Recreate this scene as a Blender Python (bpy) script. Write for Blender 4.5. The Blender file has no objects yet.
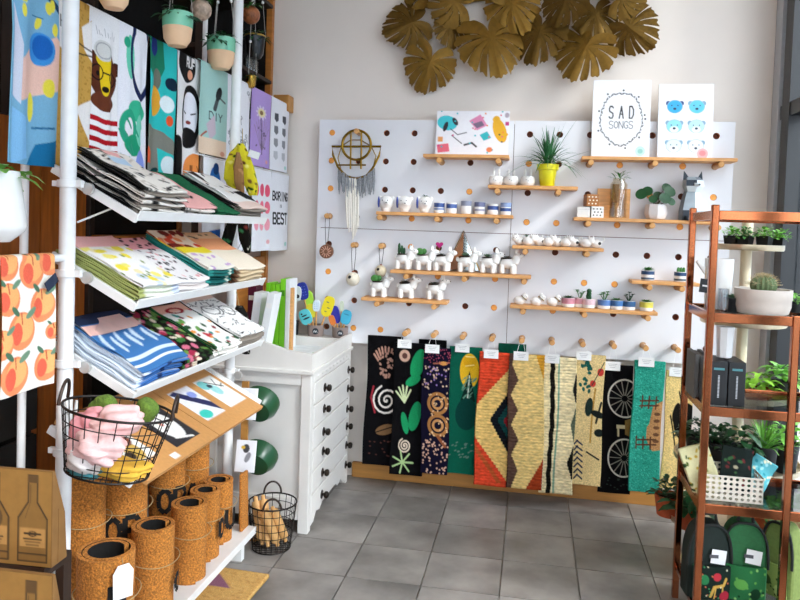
import bpy, bmesh, math, random
import numpy as np
from mathutils import Vector, Matrix, Euler
sc = bpy.context.scene
COL = sc.collection
rnd = random.Random(7)
# ---------------------------------------------------------------- camera
FPX, CYPX = 719.2, 253.06
H = 1.4154
_y, _p, _r = math.radians(10.397), math.radians(2.09), math.radians(1.883)
_R0 = Vector((math.cos(_y), math.sin(_y), 0)); _F0 = Vector((-math.sin(_y), math.cos(_y), 0)); _U0 = Vector((0, 0, 1))
FW = _F0*math.cos(_p) - _U0*math.sin(_p); _U1 = _U0*math.cos(_p) + _F0*math.sin(_p)
RT = _R0*math.cos(_r) + _U1*math.sin(_r); UP = _U1*math.cos(_r) - _R0*math.sin(_r)
CP = Vector((0, 0, H))
cam = bpy.data.objects.new('camera', bpy.data.cameras.new('camera')); COL.objects.link(cam)
cam.data.sensor_width = 36; cam.data.lens = FPX*36/800; cam.data.shift_y = -(300-CYPX)/800
cam.data.clip_start = .05
m = Matrix((RT, UP, -FW)).transposed().to_4x4(); m.translation = CP; cam.matrix_world = m
sc.camera = cam
# ---------------------------------------------------------------- light
w = bpy.data.worlds.new('sky'); sc.world = w; w.use_nodes = True
bg = w.node_tree.nodes['Background']; bg.inputs[0].default_value = (.93, .96, 1, 1); bg.inputs[1].default_value = 6.5
sun = bpy.data.objects.new('sun', bpy.data.lights.new('sun', 'SUN')); COL.objects.link(sun)
sun.data.energy = 2.8; sun.data.angle = math.radians(9); sun.data.color = (1, .95, .88)
sun.rotation_euler = (Vector((-.80, .42, -.62))).to_track_quat('-Z', 'Y').to_euler()
sun.location = (6, -3, 6)
vs = sc.view_settings
vs.view_transform = 'Standard'; vs.look = 'None'; vs.gamma = 1; vs.use_curve_mapping = False; vs.exposure = -0.1
# ---------------------------------------------------------------- pixel helpers (a pixel gives a direction only)
def ray(x, y): return FW + RT*((x-400)/FPX) - UP*((y-CYPX)/FPX)
def onY(x, y, Y): r = ray(x, y); return CP + r*(Y/r.y)
def onX(x, y, X): r = ray(x, y); return CP + r*(X/r.x)
def onZ(x, y, Z): r = ray(x, y); return CP + r*((Z-H)/r.z)
def Xat(px, Y, Z):
    k = (px-400)/FPX; a = RT - FW*k; return -(a.y*Y + a.z*(Z-H))/a.x
def Yat(px, X, Z):
    k = (px-400)/FPX; a = RT - FW*k; return -(a.x*X + a.z*(Z-H))/a.y
def Zat(py, X, Y):
    k = -(py-CYPX)/FPX; a = UP - FW*k; return H - (a.x*X + a.y*Y)/a.z
def ppm(X, Y, Z):   # metres per pixel there
    return (Vector((X, Y, Z))-CP).dot(FW)/FPX
# ---------------------------------------------------------------- colours and materials
def lin(c):
    if isinstance(c, str):
        c = c.lstrip('#'); c = [int(c[i:i+2], 16)/255 for i in (0, 2, 4)]
    return tuple(v/12.92 if v <= .04045 else ((v+.055)/1.055)**2.4 for v in c)
MATS = {}
def M(name, col='#808080', rough=.6, metal=0, var=.08, scale=25, bump=.05, spec=.5, trans=0, stretch=None, emit=0, attr=False, coat=0, rndv=0):
    if name in MATS: return MATS[name]
    mt = bpy.data.materials.new(name); mt.use_nodes = True; nt = mt.node_tree; N = nt.nodes; L = nt.links
    b = N['Principled BSDF']; b.inputs['Roughness'].default_value = rough; b.inputs['Metallic'].default_value = metal
    b.inputs['Specular IOR Level'].default_value = spec
    if trans: b.inputs['Transmission Weight'].default_value = trans
    if coat: b.inputs['Coat Weight'].default_value = coat
    tc = N.new('ShaderNodeTexCoord'); mp = N.new('ShaderNodeMapping')
    L.new(tc.outputs['Object'], mp.inputs[0])
    if stretch: mp.inputs['Scale'].default_value = stretch
    no = N.new('ShaderNodeTexNoise'); no.inputs['Scale'].default_value = scale; no.inputs['Detail'].default_value = 5
    L.new(mp.outputs[0], no.inputs['Vector'])
    mr = N.new('ShaderNodeMapRange'); mr.inputs['From Min'].default_value = .3; mr.inputs['From Max'].default_value = .7
    mr.inputs['To Min'].default_value = 1-var; mr.inputs['To Max'].default_value = 1+var
    L.new(no.outputs['Fac'], mr.inputs['Value'])
    mx = N.new('ShaderNodeMix'); mx.data_type = 'RGBA'; mx.blend_type = 'MULTIPLY'; mx.inputs['Factor'].default_value = 1
    if attr:
        at = N.new('ShaderNodeAttribute'); at.attribute_name = 'Col'; L.new(at.outputs['Color'], mx.inputs['A'])
    else: mx.inputs['A'].default_value = (*lin(col), 1)
    L.new(mr.outputs['Result'], mx.inputs['B']); out = mx.outputs['Result']
    if rndv:
        oi = N.new('ShaderNodeObjectInfo'); m2 = N.new('ShaderNodeMapRange'); m2.inputs['To Min'].default_value = 1-rndv; m2.inputs['To Max'].default_value = 1+rndv
        L.new(oi.outputs['Random'], m2.inputs['Value'])
        m3 = N.new('ShaderNodeMix'); m3.data_type = 'RGBA'; m3.blend_type = 'MULTIPLY'; m3.inputs['Factor'].default_value = 1
        L.new(out, m3.inputs['A']); L.new(m2.outputs['Result'], m3.inputs['B']); out = m3.outputs['Result']
        va = N.new('ShaderNodeVectorMath'); va.operation = 'ADD'; L.new(tc.outputs['Object'], va.inputs[0])
        sx = N.new('ShaderNodeMath'); sx.operation = 'MULTIPLY'; sx.inputs[1].default_value = 50; L.new(oi.outputs['Random'], sx.inputs[0]); L.new(sx.outputs[0], va.inputs[1]); L.new(va.outputs[0], mp.inputs[0])
    L.new(out, b.inputs['Base Color'])
    if emit:
        L.new(out, b.inputs['Emission Color']); b.inputs['Emission Strength'].default_value = emit
    if bump:
        bp = N.new('ShaderNodeBump'); bp.inputs['Strength'].default_value = min(1, bump*4); bp.inputs['Distance'].default_value = .004
        L.new(no.outputs['Fac'], bp.inputs['Height']); L.new(bp.outputs[0], b.inputs['Normal'])
    MATS[name] = mt; return mt
def glass(name, tint=(1, 1, 1), refl=.07):
    if name in MATS: return MATS[name]
    mt = bpy.data.materials.new(name); mt.use_nodes = True; nt = mt.node_tree; N = nt.nodes; L = nt.links
    N.remove(N['Principled BSDF']); t = N.new('ShaderNodeBsdfTransparent'); t.inputs[0].default_value = (*tint, 1)
    g = N.new('ShaderNodeBsdfGlossy'); g.inputs['Roughness'].default_value = .03
    mx = N.new('ShaderNodeMixShader'); mx.inputs[0].default_value = refl
    L.new(t.outputs[0], mx.inputs[1]); L.new(g.outputs[0], mx.inputs[2]); L.new(mx.outputs[0], N['Material Output'].inputs[0])
    MATS[name] = mt; return mt
# ---------------------------------------------------------------- mesh builder
class B:
    def __init__(s): s.v = []; s.f = []; s.m = []; s.sm = []
    def add(s, vs, fs, mi=0, smooth=True, T=None):
        o = len(s.v); s.v += [tuple(T @ Vector(q)) if T else tuple(q) for q in vs]
        s.f += [tuple(i+o for i in q) for q in fs]; s.m += [mi]*len(fs); s.sm += [smooth]*len(fs); return s
    def box(s, c, d, mi=0, T=None):
        x, y, z = c; a, b, e = d[0]/2, d[1]/2, d[2]/2
        vs = [(x+i*a, y+j*b, z+k*e) for k in (-1, 1) for j in (-1, 1) for i in (-1, 1)]
        return s.add(vs, [(0, 2, 3, 1), (4, 5, 7, 6), (0, 1, 5, 4), (2, 6, 7, 3), (0, 4, 6, 2), (1, 3, 7, 5)], mi, False, T)
    def rings(s, R, cap0=True, cap1=True, mi=0, closed=False, T=None):
        n = len(R[0]); vs = [q for r in R for q in r]; fs = []
        for i in range(len(R)-(0 if closed else 1)):
            j = (i+1) % len(R)
            for k in range(n): l = (k+1) % n; fs.append((i*n+k, i*n+l, j*n+l, j*n+k))
        if not closed and cap0: fs.append(tuple(reversed(range(n))))
        if not closed and cap1: fs.append(tuple((len(R)-1)*n+k for k in range(n)))
        s.add(vs, fs, mi, True, T); return s
    def lathe(s, prof, c=(0, 0, 0), n=20, mi=0, T=None, sx=1, sy=1):
        R = [[(c[0]+r*sx*math.cos(2*math.pi*k/n), c[1]+r*sy*math.sin(2*math.pi*k/n), c[2]+z) for k in range(n)] for r, z in prof]
        return s.rings(R, True, True, mi, False, T)
    def tube(s, pts, r, n=8, mi=0, closed=False, T=None):
        P = [Vector(q) for q in pts]; R = []; up = None
        for i, q in enumerate(P):
            if closed: t = P[(i+1) % len(P)] - P[i-1]
            else: t = P[min(i+1, len(P)-1)] - P[max(i-1, 0)]
            t = t.normalized() if t.length > 1e-9 else Vector((0, 0, 1))
            if up is None:
                up = Vector((0, 0, 1)) if abs(t.z) < .9 else Vector((1, 0, 0))
            a = t.cross(up)
            if a.length < 1e-6: a = t.orthogonal()
            a.normalize(); b = a.cross(t).normalized(); up = b
            rr = r[i] if isinstance(r, (list, tuple)) else r
            R.append([q + a*rr*math.cos(2*math.pi*k/n) + b*rr*math.sin(2*math.pi*k/n) for k in range(n)])
        return s.rings(R, True, True, mi, closed, T)
    def sph(s, c, r, n=12, k=8, mi=0, T=None, fn=None):
        if not isinstance(r, (tuple, list)): r = (r, r, r)
        R = []
        for i in range(k+1):
            th = math.pi*i/k; th = min(max(th, .04), math.pi-.04); row = []
            for j in range(n):
                ph = 2*math.pi*j/n; d = Vector((math.sin(th)*math.cos(ph), math.sin(th)*math.sin(ph), -math.cos(th)))
                g = fn(d) if fn else 1
                row.append((c[0]+d.x*r[0]*g, c[1]+d.y*r[1]*g, c[2]+d.z*r[2]*g))
            R.append(row)
        return s.rings(R, True, True, mi, False, T)
    def prism(s, poly, a, b, ax='z', mi=0, T=None):   # extrude a 2-D polygon (ccw) from a to b along ax
        n = len(poly)
        def q(u, v, w): return (u, v, w) if ax == 'z' else ((w, u, v) if ax == 'x' else (u, w, v))
        vs = [q(u, v, a) for u, v in poly] + [q(u, v, b) for u, v in poly]
        fs = [tuple(reversed(range(n))), tuple(range(n, 2*n))] + [(i, (i+1) % n, n+(i+1) % n, n+i) for i in range(n)]
        return s.add(vs, fs, mi, False, T)
    def leaf(s, base, d, L, W, droop=.3, n=5, mi=0, fold=.15, tip=.0, shape=None):
        d = Vector(d).normalized(); side = d.cross(Vector((0, 0, 1)))
        if side.length < .05: side = Vector((1, 0, 0))
        side.normalize(); up = side.cross(d).normalized(); vs = []; fs = []
        for i in range(n+1):
            t = i/n; c = Vector(base) + d*L*t + Vector((0, 0, -1))*droop*L*t*t
            wd = (shape(t) if shape else math.sin(math.pi*min(.97, .06+.94*t))**.8)*W/2
            vs += [c - side*wd + up*wd*fold, c, c + side*wd + up*wd*fold]
        for i in range(n):
            a = i*3; fs += [(a, a+1, a+4, a+3), (a+1, a+2, a+5, a+4)]
        return s.add(vs, fs, mi, True)
    def mesh(s, name, mats):
        me = bpy.data.meshes.new(name); me.from_pydata(s.v, [], s.f)
        for mt in (mats if isinstance(mats, (list, tuple)) else [mats]): me.materials.append(mt)
        me.polygons.foreach_set('material_index', s.m); me.polygons.foreach_set('use_smooth', s.sm)
        me.validate(); bm = bmesh.new(); bm.from_mesh(me); bmesh.ops.recalc_face_normals(bm, faces=bm.faces)
        ang = math.radians(38)
        for e in bm.edges:
            if len(e.link_faces) == 2 and e.calc_face_angle(0) > ang: e.smooth = False
        bm.to_mesh(me); bm.free(); return me
    def obj(s, name, mats, parent=None, loc=None, rot=None, bevel=0):
        return link(name, s.mesh(name, mats), parent, loc, rot, bevel)
def link(name, me, parent=None, loc=None, rot=None, bevel=0):
    o = bpy.data.objects.new(name, me); COL.objects.link(o)
    if parent: o.parent = parent
    if loc is not None: o.location = loc
    if rot is not None: o.rotation_euler = rot
    if bevel:
        b = o.modifiers.new('bevel', 'BEVEL'); b.width = bevel; b.segments = 2; b.limit_method = 'ANGLE'
    return o
def tag(o, label, cat, group=None):
    o['label'] = label; o['category'] = cat
    if group: o['group'] = group
    return o
def thing(name, label, cat, loc=(0, 0, 0), rot=(0, 0, 0), group=None):
    o = bpy.data.objects.new(name, None); COL.objects.link(o); o.location = loc; o.rotation_euler = rot; o.empty_display_size = .05
    return tag(o, label, cat, group)
def struct(o): o['kind'] = 'structure'; return o
def dup(root, loc, rot=None, label=None, group=None, scale=None):
    r = root.copy(); COL.objects.link(r); r.location = loc
    if rot is not None: r.rotation_euler = rot
    if label: r['label'] = label
    if group: r['group'] = group
    if scale: r.scale = (scale,)*3
    for ch in list(root.children):
        c = ch.copy(); COL.objects.link(c); c.parent = r
        for g in list(ch.children):
            d = g.copy(); COL.objects.link(d); d.parent = c
    return r
def remesh(b, vox, mats, name, smooth=4):       # melt overlapping shapes into one continuous skin
    t = b.obj('tmp', mats); r = t.modifiers.new('r', 'REMESH'); r.mode = 'VOXEL'; r.voxel_size = vox; r.use_smooth_shade = True
    s = t.modifiers.new('s', 'SMOOTH'); s.iterations = smooth; s.factor = .5
    dg = bpy.context.evaluated_depsgraph_get(); me = bpy.data.meshes.new_from_object(t.evaluated_get(dg)); me.name = name
    old = t.data; bpy.data.objects.remove(t); bpy.data.meshes.remove(old)
    me.materials.clear()
    for mt in (mats if isinstance(mats, (list, tuple)) else [mats]): me.materials.append(mt)
    return me
# ---------------------------------------------------------------- flat print: shapes drawn into a colour attribute
GLY = {'S': [[(1, .12), (.7, 0), (.25, 0), (0, .2), (.1, .42), (.9, .58), (1, .8), (.75, 1), (.25, 1), (0, .88)]], 'A': [[(0, 1), (.5, 0), (1, 1)], [(.2, .65), (.8, .65)]],
 'D': [[(0, 0), (0, 1), (.6, 1), (1, .7), (1, .3), (.6, 0), (0, 0)]], 'O': [[(.5, 0), (.1, .2), (0, .5), (.1, .8), (.5, 1), (.9, .8), (1, .5), (.9, .2), (.5, 0)]],
 'N': [[(0, 1), (0, 0), (1, 1), (1, 0)]], 'G': [[(1, .15), (.6, 0), (.2, .1), (0, .5), (.2, .9), (.6, 1), (1, .85), (1, .55), (.6, .55)]],
 'B': [[(0, 0), (0, 1), (.7, 1), (1, .75), (.7, .5), (0, .5)], [(.7, .5), (.9, .25), (.65, 0), (0, 0)]], 'R': [[(0, 1), (0, 0), (.7, 0), (1, .25), (.7, .5), (0, .5)], [(.5, .5), (1, 1)]],
 'I': [[(.5, 0), (.5, 1)]], 'E': [[(1, 0), (0, 0), (0, 1), (1, 1)], [(0, .5), (.8, .5)]], 'T': [[(0, 0), (1, 0)], [(.5, 0), (.5, 1)]], 'U': [[(0, 0), (0, .75), (.3, 1), (.7, 1), (1, .75), (1, 0)]],
 'P': [[(0, 1), (0, 0), (.7, 0), (1, .25), (.7, .5), (0, .5)]], 'Y': [[(0, 0), (.5, .5), (1, 0)], [(.5, .5), (.5, 1)]], 'L': [[(0, 0), (0, 1), (1, 1)]], 'F': [[(1, 0), (0, 0), (0, 1)], [(0, .5), (.8, .5)]],
 'M': [[(0, 1), (0, 0), (.5, .6), (1, 0), (1, 1)]], 'H': [[(0, 0), (0, 1)], [(1, 0), (1, 1)], [(0, .5), (1, .5)]], 'J': [[(1, 0), (1, .8), (.6, 1), (.2, 1), (0, .8)]], 'V': [[(0, 0), (.5, 1), (1, 0)]], 'K': [[(0, 0), (0, 1)], [(1, 0), (0, .5), (1, 1)]],
 '-': [[(0, .5), (1, .5)]], ' ': []}
def strokes(s, x, y, h, wr=.62, gap=.28):
    out = []; cw = h*wr
    n = len(s); tot = n*cw + (n-1)*cw*gap; cx = x - tot/2
    for ch in s:
        for pl in GLY.get(ch, []): out.append([(cx+q[0]*cw, y-h/2+q[1]*h) for q in pl])
        cx += cw*(1+gap)
    return out
class Cv:        # x 0..1 across, y 0..hh downward
    def __init__(s, hh, base, nx=48, ss=2):
        s.hh = hh; s.nx = nx; s.ny = max(3, int(nx*hh)); s.ss = ss
        W, Hh = nx*ss, s.ny*ss
        s.X, s.Y = np.meshgrid((np.arange(W)+.5)/W, (np.arange(Hh)+.5)/Hh*hh)
        s.a = np.empty((Hh, W, 3)); s.a[:] = lin(base)
    def put(s, mask, c): s.a[mask] = lin(c); return s
    def el(s, x, y, rx, ry, c, rot=0, inner=0):
        ca, sa = math.cos(rot), math.sin(rot); dx, dy = s.X-x, s.Y-y
        d = ((dx*ca+dy*sa)/rx)**2 + ((-dx*sa+dy*ca)/ry)**2
        return s.put((d < 1) & (d >= inner*inner), c)
    def pg(s, pts, c):
        m = np.zeros(s.X.shape, bool); n = len(pts)
        for i in range(n):
            (x0, y0), (x1, y1) = pts[i], pts[(i+1) % n]
            if y0 == y1: continue
            k = (y0 <= s.Y) != (y1 <= s.Y); m ^= k & (s.X < x0 + (s.Y-y0)/(y1-y0)*(x1-x0))
        return s.put(m, c)
    def rc(s, x0, y0, x1, y1, c): return s.put((s.X >= x0) & (s.X < x1) & (s.Y >= y0) & (s.Y < y1), c)
    def ln(s, pts, wd, c):
        m = np.zeros(s.X.shape, bool)
        for (x0, y0), (x1, y1) in zip(pts[:-1], pts[1:]):
            dx, dy = x1-x0, y1-y0; l2 = dx*dx+dy*dy+1e-12
            t = np.clip(((s.X-x0)*dx+(s.Y-y0)*dy)/l2, 0, 1)
            m |= (s.X-x0-t*dx)**2 + (s.Y-y0-t*dy)**2 < (wd/2)**2
        return s.put(m, c)
    def tx(s, t, x, y, h, c, wd=.02, wr=.62):
        for pl in strokes(t, x, y, h, wr): s.ln(pl, wd, c)
        return s
    def scatter(s, n, seed, fn, x0=0, x1=1, y0=0, y1=None):
        r = random.Random(seed)
        for _ in range(n): fn(r.uniform(x0, x1), r.uniform(y0, y1 if y1 else s.hh), r)
        return s
    def get(s):
        k = s.ss; a = s.a.reshape(s.ny, k, s.nx, k, 3).mean((1, 3)); return a
def sheet(name, S, cv, mat, parent=None, th=.003, loc=None, rot=None, off=0):
    a = cv.get(); ny, nx = a.shape[:2]
    vs = [tuple(S(i/(nx-1), j/(ny-1))) for j in range(ny) for i in range(nx)]
    fs = [(j*nx+i, j*nx+i+1, (j+1)*nx+i+1, (j+1)*nx+i) for j in range(ny-1) for i in range(nx-1)]
    me = bpy.data.meshes.new(name); me.from_pydata(vs, [], fs); me.materials.append(mat)
    at = me.color_attributes.new('Col', 'FLOAT_COLOR', 'POINT')
    c = np.ones((ny*nx, 4), np.float32); c[:, :3] = a.reshape(-1, 3); at.data.foreach_set('color', c.ravel())
    me.polygons.foreach_set('use_smooth', [True]*len(fs))
    o = link(name, me, parent, loc, rot)
    if th:
        sd = o.modifiers.new('thickness', 'SOLIDIFY'); sd.thickness = th; sd.offset = off
    return o
def flat(P0, U, V):   # plane patch: top-left corner, across, down
    P0, U, V = Vector(P0), Vector(U), Vector(V); return lambda u, v: P0 + U*u + V*v
PRINT = M('printed cotton', rough=.85, var=.05, scale=220, bump=.06, attr=True, spec=.15)
PAPER = M('printed paper', rough=.55, var=.02, scale=60, bump=0, attr=True)
GLOSSY = M('printed gloss', rough=.3, var=.02, scale=60, bump=0, attr=True)
WHITE = M('white ceramic', '#f2f0ec', .25, var=.03, scale=12, bump=.01, coat=.2)
WMETAL = M('white powder coat', '#efeeec', .35, var=.03, bump=.01)
PINE = M('pale pine', '#dca061', .5, var=.16, scale=14, stretch=(1, 8, 8), bump=.04)
PINEX = M('pale pine dowel', '#d29b5c', .5, var=.12, scale=30, bump=.03)
BLACKM = M('black metal', '#14120f', .4, metal=.6, var=.1, bump=.02)
SOIL = M('dark soil', '#2a1d14', .9, var=.3, scale=90, bump=.2)
TWINE = M('jute twine', '#b59a6c', .9, var=.2, scale=200, bump=.1)
CARD = M('white card', '#f3f2f0', .6, var=.02, bump=0)
KRAFT = M('kraft card', '#c58d52', .7, var=.08, scale=60, bump=.03)
# ================================================================ the setting
XL, XR, YB, YF, ZC = -2.05, 1.165, 3.92, -2.6, 3.3
T = .3084
GROUT = M('grout', '#b5aea4', .9, var=.1, bump=.05)
TILE = M('slate tile', '#8f8984', .42, var=.38, scale=5, bump=.03, rndv=.13)
fl = struct(B().box(((XL+XR)/2, (YB+YF)/2, -.06), (XR-XL+.4, YB-YF+.4, .1)).obj('floor', GROUT))
tb = B().box((0, 0, 0), (T-.006, T-.006, .016)).mesh('tile', TILE)
for i in range(-5, 7):
    for k in range(0, 21):
        x0, y0 = -.6898+T*i, 4.004-T*k
        xa, xb, ya, yb = max(x0, XL), min(x0+T, XR), max(y0-T, YF), min(y0, YB)
        if xb-xa < .03 or yb-ya < .03: continue
        o = link('tile', tb, fl, ((xa+xb)/2, (ya+yb)/2, -.008)); o.scale = ((xb-xa)/T, (yb-ya)/T, 1)
PLASTER = M('white plaster', '#f0e5db', .8, var=.015, scale=6, bump=.015)
struct(B().box(((XL+XR)/2+.1, YB+.06, ZC/2), (XR-XL+.6, .12, ZC)).obj('wall_back', PLASTER))
struct(B().box(((XL+XR)/2, (YB+YF)/2, ZC+.06), (XR-XL+.5, YB-YF+.4, .12)).obj('ceiling', PLASTER))
wl = struct(B().box((XL-.07, (YB+YF)/2, ZC/2), (.12, YB-YF+.2, ZC)).obj('wall_left', M('dark lining', '#1b120c', .8)))
WALLWOOD = M('amber wood', '#c06a24', .5, var=.28, scale=6, stretch=(6, 6, .6), bump=.03, rndv=.25)
DARKWOOD_SHADE = M('dark wood and shade', '#2a1a10', .55, var=.3, scale=6, stretch=(6, 6, .6), bump=.03, rndv=.2)  # shade painted in on upper wall and hutch; plain wood on bag stand
for k in range(27):
    y = YF+.02+.24*k+.12
    if y > YB-.1: break
    B().box((XL+.003, y, .9), (.022, .232, 1.8)).obj('plank', WALLWOOD, wl)
    B().box((XL+.003, y, 1.8+(ZC-1.8)/2), (.022, .232, ZC-1.8-.01)).obj('plank', DARKWOOD_SHADE, wl)
BASEW = M('honey wood', '#b9803c', .5, var=.15, scale=8, stretch=(.6, 6, 6), bump=.02)
struct(B().box((.1, YB-.012, .042), (2.1, .024, .084)).obj('baseboard_back', BASEW, bevel=.004))
# window wall on the right: slim dark frame and tall panes
FRAME = M('anthracite aluminium', '#0f1114', .4, metal=.0, var=.05, bump=0)
TRIM = M('pale grey trim', '#b9bcc0', .4, metal=.4, var=.04, bump=0)
w1 = struct(B().box((XR+.06, (YB+YF)/2, .05), (.12, YB-YF, .1)).obj('window_1', FRAME))
B().box((XR+.06, (YB+YF)/2, ZC-.05), (.12, YB-YF, .1)).obj('window_frame', FRAME, w1)
B().box((XR+.04, (YB+YF)/2, 2.03), (.08, YB-YF, .065)).obj('transom', FRAME, w1)
ms = [3.72, 2.4, 1.1, -.2, -1.5, -2.55]
for y in ms: B().box((XR+.05, y, ZC/2), (.11, .1, ZC-.2)).obj('mullion', FRAME, w1)
B().box((XR+.02, 3.86, ZC/2), (.06, .10, ZC)).obj('trim_strip', TRIM, w1)
GL = glass('window glass', (.93, .97, 1), .06)
for a, b in zip(ms[1:], ms[:-1]):
    for z0, z1 in ((.1, 2.0), (2.06, 3.2)):
        B().box((XR+.06, (a+b)/2, (z0+z1)/2), (.008, b-a-.1, z1-z0)).obj('pane', GL, w1)
# unseen shop front behind the camera, glazed to let in frontal fill light
w2 = struct(B().box(((XL+XR)/2+.525, YF-.05, .15), (XR-XL-1.05, .1, .3)).obj('window_2', FRAME))
B().box(((XL+XR)/2+.525, YF-.05, ZC-.1), (XR-XL-1.05, .1, .2)).obj('window_frame', FRAME, w2)
for x in (XL+1.1, XL+2.15, XR-.05): B().box((x, YF-.05, ZC/2), (.1, .1, ZC-.5)).obj('mullion', FRAME, w2)
struct(B().box((XL+.575, YF-.05, ZC/2), (.95, .09, ZC-.0)).obj('wall_front', PLASTER))  # unseen solid part, put in to cut the light from the front
for x0, x1 in ((XL+1.15, XL+2.1), (XL+2.2, XR-.1)): B().box(((x0+x1)/2, YF-.05, 1.7), (x1-x0, .008, 2.8)).obj('pane', GL, w2)
# the street outside
struct(B().box((8, 0, -.2), (70, 70, .1)).obj('floor_street', M('street paving', '#8d8f92', .9, var=.12, scale=2)))
bl = thing('office_building', 'pale blue office block across the street with rows of windows', 'building', (14, 6, 0))
B().box((2, 0, 3.4), (4, 30, 7)).obj('wall', M('blue grey render', '#8fa3b8', .7, var=.06, scale=2), bl)
wm = B().box((-.02, 0, 0), (.1, 1.5, 1.7)).mesh('window', M('dark window glass', '#2c4258', .15, var=.1))
for k in range(9):
    for z in (1.6, 4.6): link('window', wm, bl, (0, -13+3.2*k, z))
# ================================================================ pegboard
PB = 3.83; PP = .15259; PX0 = -1.10235; PZ0 = 1.9191; HR = .0165
def hx(i): return PX0+PP*i
def hz(j): return PZ0-PP*j
BOARD = M('white painted board', '#e9e8eb', .5, var=.012, scale=8, bump=.01)
PLYED = M('plywood edge', '#c8793a', .7, var=.2, scale=40)
pb = thing('pegboard', 'large white pegboard of four panels with round holes on back wall', 'pegboard', (0, PB, 0))
def panel(xa, xb, za, zb, cols, rows):      # a sheet with real round holes
    b = B(); th = .022; n = 16
    xs = [xa] + [hx(c)+PP/2 for c in cols[:-1]] + [xb]; zs = [zb] + [hz(r)-PP/2 for r in rows[:-1]] + [za]
    for ci, c in enumerate(cols):
        for ri, r in enumerate(rows):
            x0, x1, z1, z0 = xs[ci], xs[ci+1], zs[ri], zs[ri+1]; cx, cz = hx(c), hz(r)
            ang = [2*math.pi*(k+.5)/n - math.pi for k in range(n)]
            def sq(a):
                u, v = math.cos(a), math.sin(a); s = 1/max(abs(u), abs(v)); u *= s; v *= s
                return (cx + (u*(x1-cx) if u > 0 else u*(cx-x0)), cz + (v*(z1-cz) if v > 0 else v*(cz-z0)))
            ang = []
            for q in range(4):
                base = -math.pi/4 + q*math.pi/2
                ang += [base + math.pi/2*k/4 for k in range(4)]
            o = [sq(a) for a in ang]; i_ = [(cx+HR*math.cos(a), cz+HR*math.sin(a)) for a in ang]
            vs = [(u, 0, v) for u, v in o] + [(u, 0, v) for u, v in i_] + [(u, th, v) for u, v in i_]
            f1 = [(k, (k+1) % n, n+(k+1) % n, n+k) for k in range(n)]; f2 = [(n+k, n+(k+1) % n, 2*n+(k+1) % n, 2*n+k) for k in range(n)]
            b.add(vs, f1, 0, False); b.add(vs, f2, 1, True)
    g = .0
    b.add([(xa, 0, za), (xb, 0, za), (xb, th, za), (xa, th, za), (xa, 0, zb), (xb, 0, zb), (xb, th, zb), (xa, th, zb)], [(0, 1, 2, 3), (4, 5, 6, 7), (0, 3, 7, 4), (1, 2, 6, 5)], 0, False)
    me = bpy.data.meshes.new('panel'); me.from_pydata(b.v, [], b.f); me.materials.append(BOARD); me.materials.append(PLYED)
    me.polygons.foreach_set('material_index', b.m); bm = bmesh.new(); bm.from_mesh(me); bmesh.ops.remove_doubles(bm, verts=bm.verts, dist=1e-5); bm.to_mesh(me); bm.free()
    return link('panel', me, pb)
PXa, PXb, PZa, PZb = -1.174, .968, hz(7)-.082, 1.99
xm, zm = hx(6)+PP*.47, hz(3)-PP*.42
g = .0015
panel(PXa, xm-g, zm+g, PZb, range(0, 7), range(0, 4)); panel(xm+g, PXb, zm+g, PZb, range(7, 14), range(0, 4))
panel(PXa, xm-g, PZa, zm-g, range(0, 7), range(4, 8)); panel(xm+g, PXb, PZa, zm-g, range(7, 14), range(4, 8))
B().box(((PXa+PXb)/2, .031, (PZa+PZb)/2), (PXb-PXa-.03, .014, PZb-PZa-.03)).obj('back_lining', M('brown hardboard', '#6b3a25', .8, var=.1), pb)
for z in (PZa+.06, PZb-.06): B().box(((PXa+PXb)/2, .064, z), (PXb-PXa-.1, .05, .06)).obj('batten', PINEX, pb)
plug = [(0, 0), (0, 1), (0, 2), (5, 2), (3, 3), (5, 3), (10, 1), (7, 1), (7, 3), (8, 3), (10, 3), (12, 3), (8, 5), (9, 5), (10, 5), (0, 5), (1, 7), (2, 7), (6, 6), (3, 4), (12, 1), (4, 5), (8, 6), (6, 5), (11, 2), (13, 2)]
pm = B().lathe([(HR*.93, -.02), (HR*.93, .0), (HR*.8, .002)], n=14).mesh('plug', M('orange pine end', '#ffab4a', .5, var=.15, scale=40))
for i, j in plug: link('plug', pm, pb, (hx(i), .004, hz(j)), (math.pi/2, 0, 0))
# dowels: (column, row, length)
SHELF = {}       # name -> (x0 px, x1 px, row, peg columns)
def dowel(i, j, L, parent=pb, r=.0145):
    me = MATS.setdefault(('dw', L), B().lathe([(r, -.02), (r, L-.003), (r-.003, L)], n=14).mesh('peg', PINEX))
    return link('peg', me, parent, (hx(i), 0, hz(j)), (math.pi/2, 0, 0))
SD = .125; ST = .017
def pshelf(key, px0, px1, row, cols, label):
    zt = hz(row)+.0147+ST; Yf = PB-SD
    x0, x1 = Xat(px0, Yf, zt), Xat(px1, Yf, zt)
    o = B().box(((x0+x1)/2, PB-SD/2-.001, zt-ST/2), (x1-x0, SD-.002, ST)).obj('wall_shelf', PINE, bevel=.0025)
    tag(o, label, 'shelf', 'pine shelves on the pegboard')
    for c in cols: dowel(c, row, SD+.004)
    SHELF[key] = zt; return o
pshelf(1, 423, 509, 1, (4, 6), 'short pine shelf holding the confetti animal print')
pshelf(2, 376, 513, 3, (2, 4, 6), 'pine shelf with three round animal planters and striped cups')
pshelf(3, 488, 578, 2, (6, 8), 'pine shelf with bunny pots and yellow potted spider plant')
pshelf(4, 582, 738, 1, (9, 11, 13), 'pine shelf carrying two large art posters')
pshelf(5, 574, 716, 3, (9, 11, 13), 'pine shelf with gift boxes, leafy plant and paper raccoon')
pshelf(6, 512, 604, 4, (7, 9), 'pine shelf crowded with small white cat figures')
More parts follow.
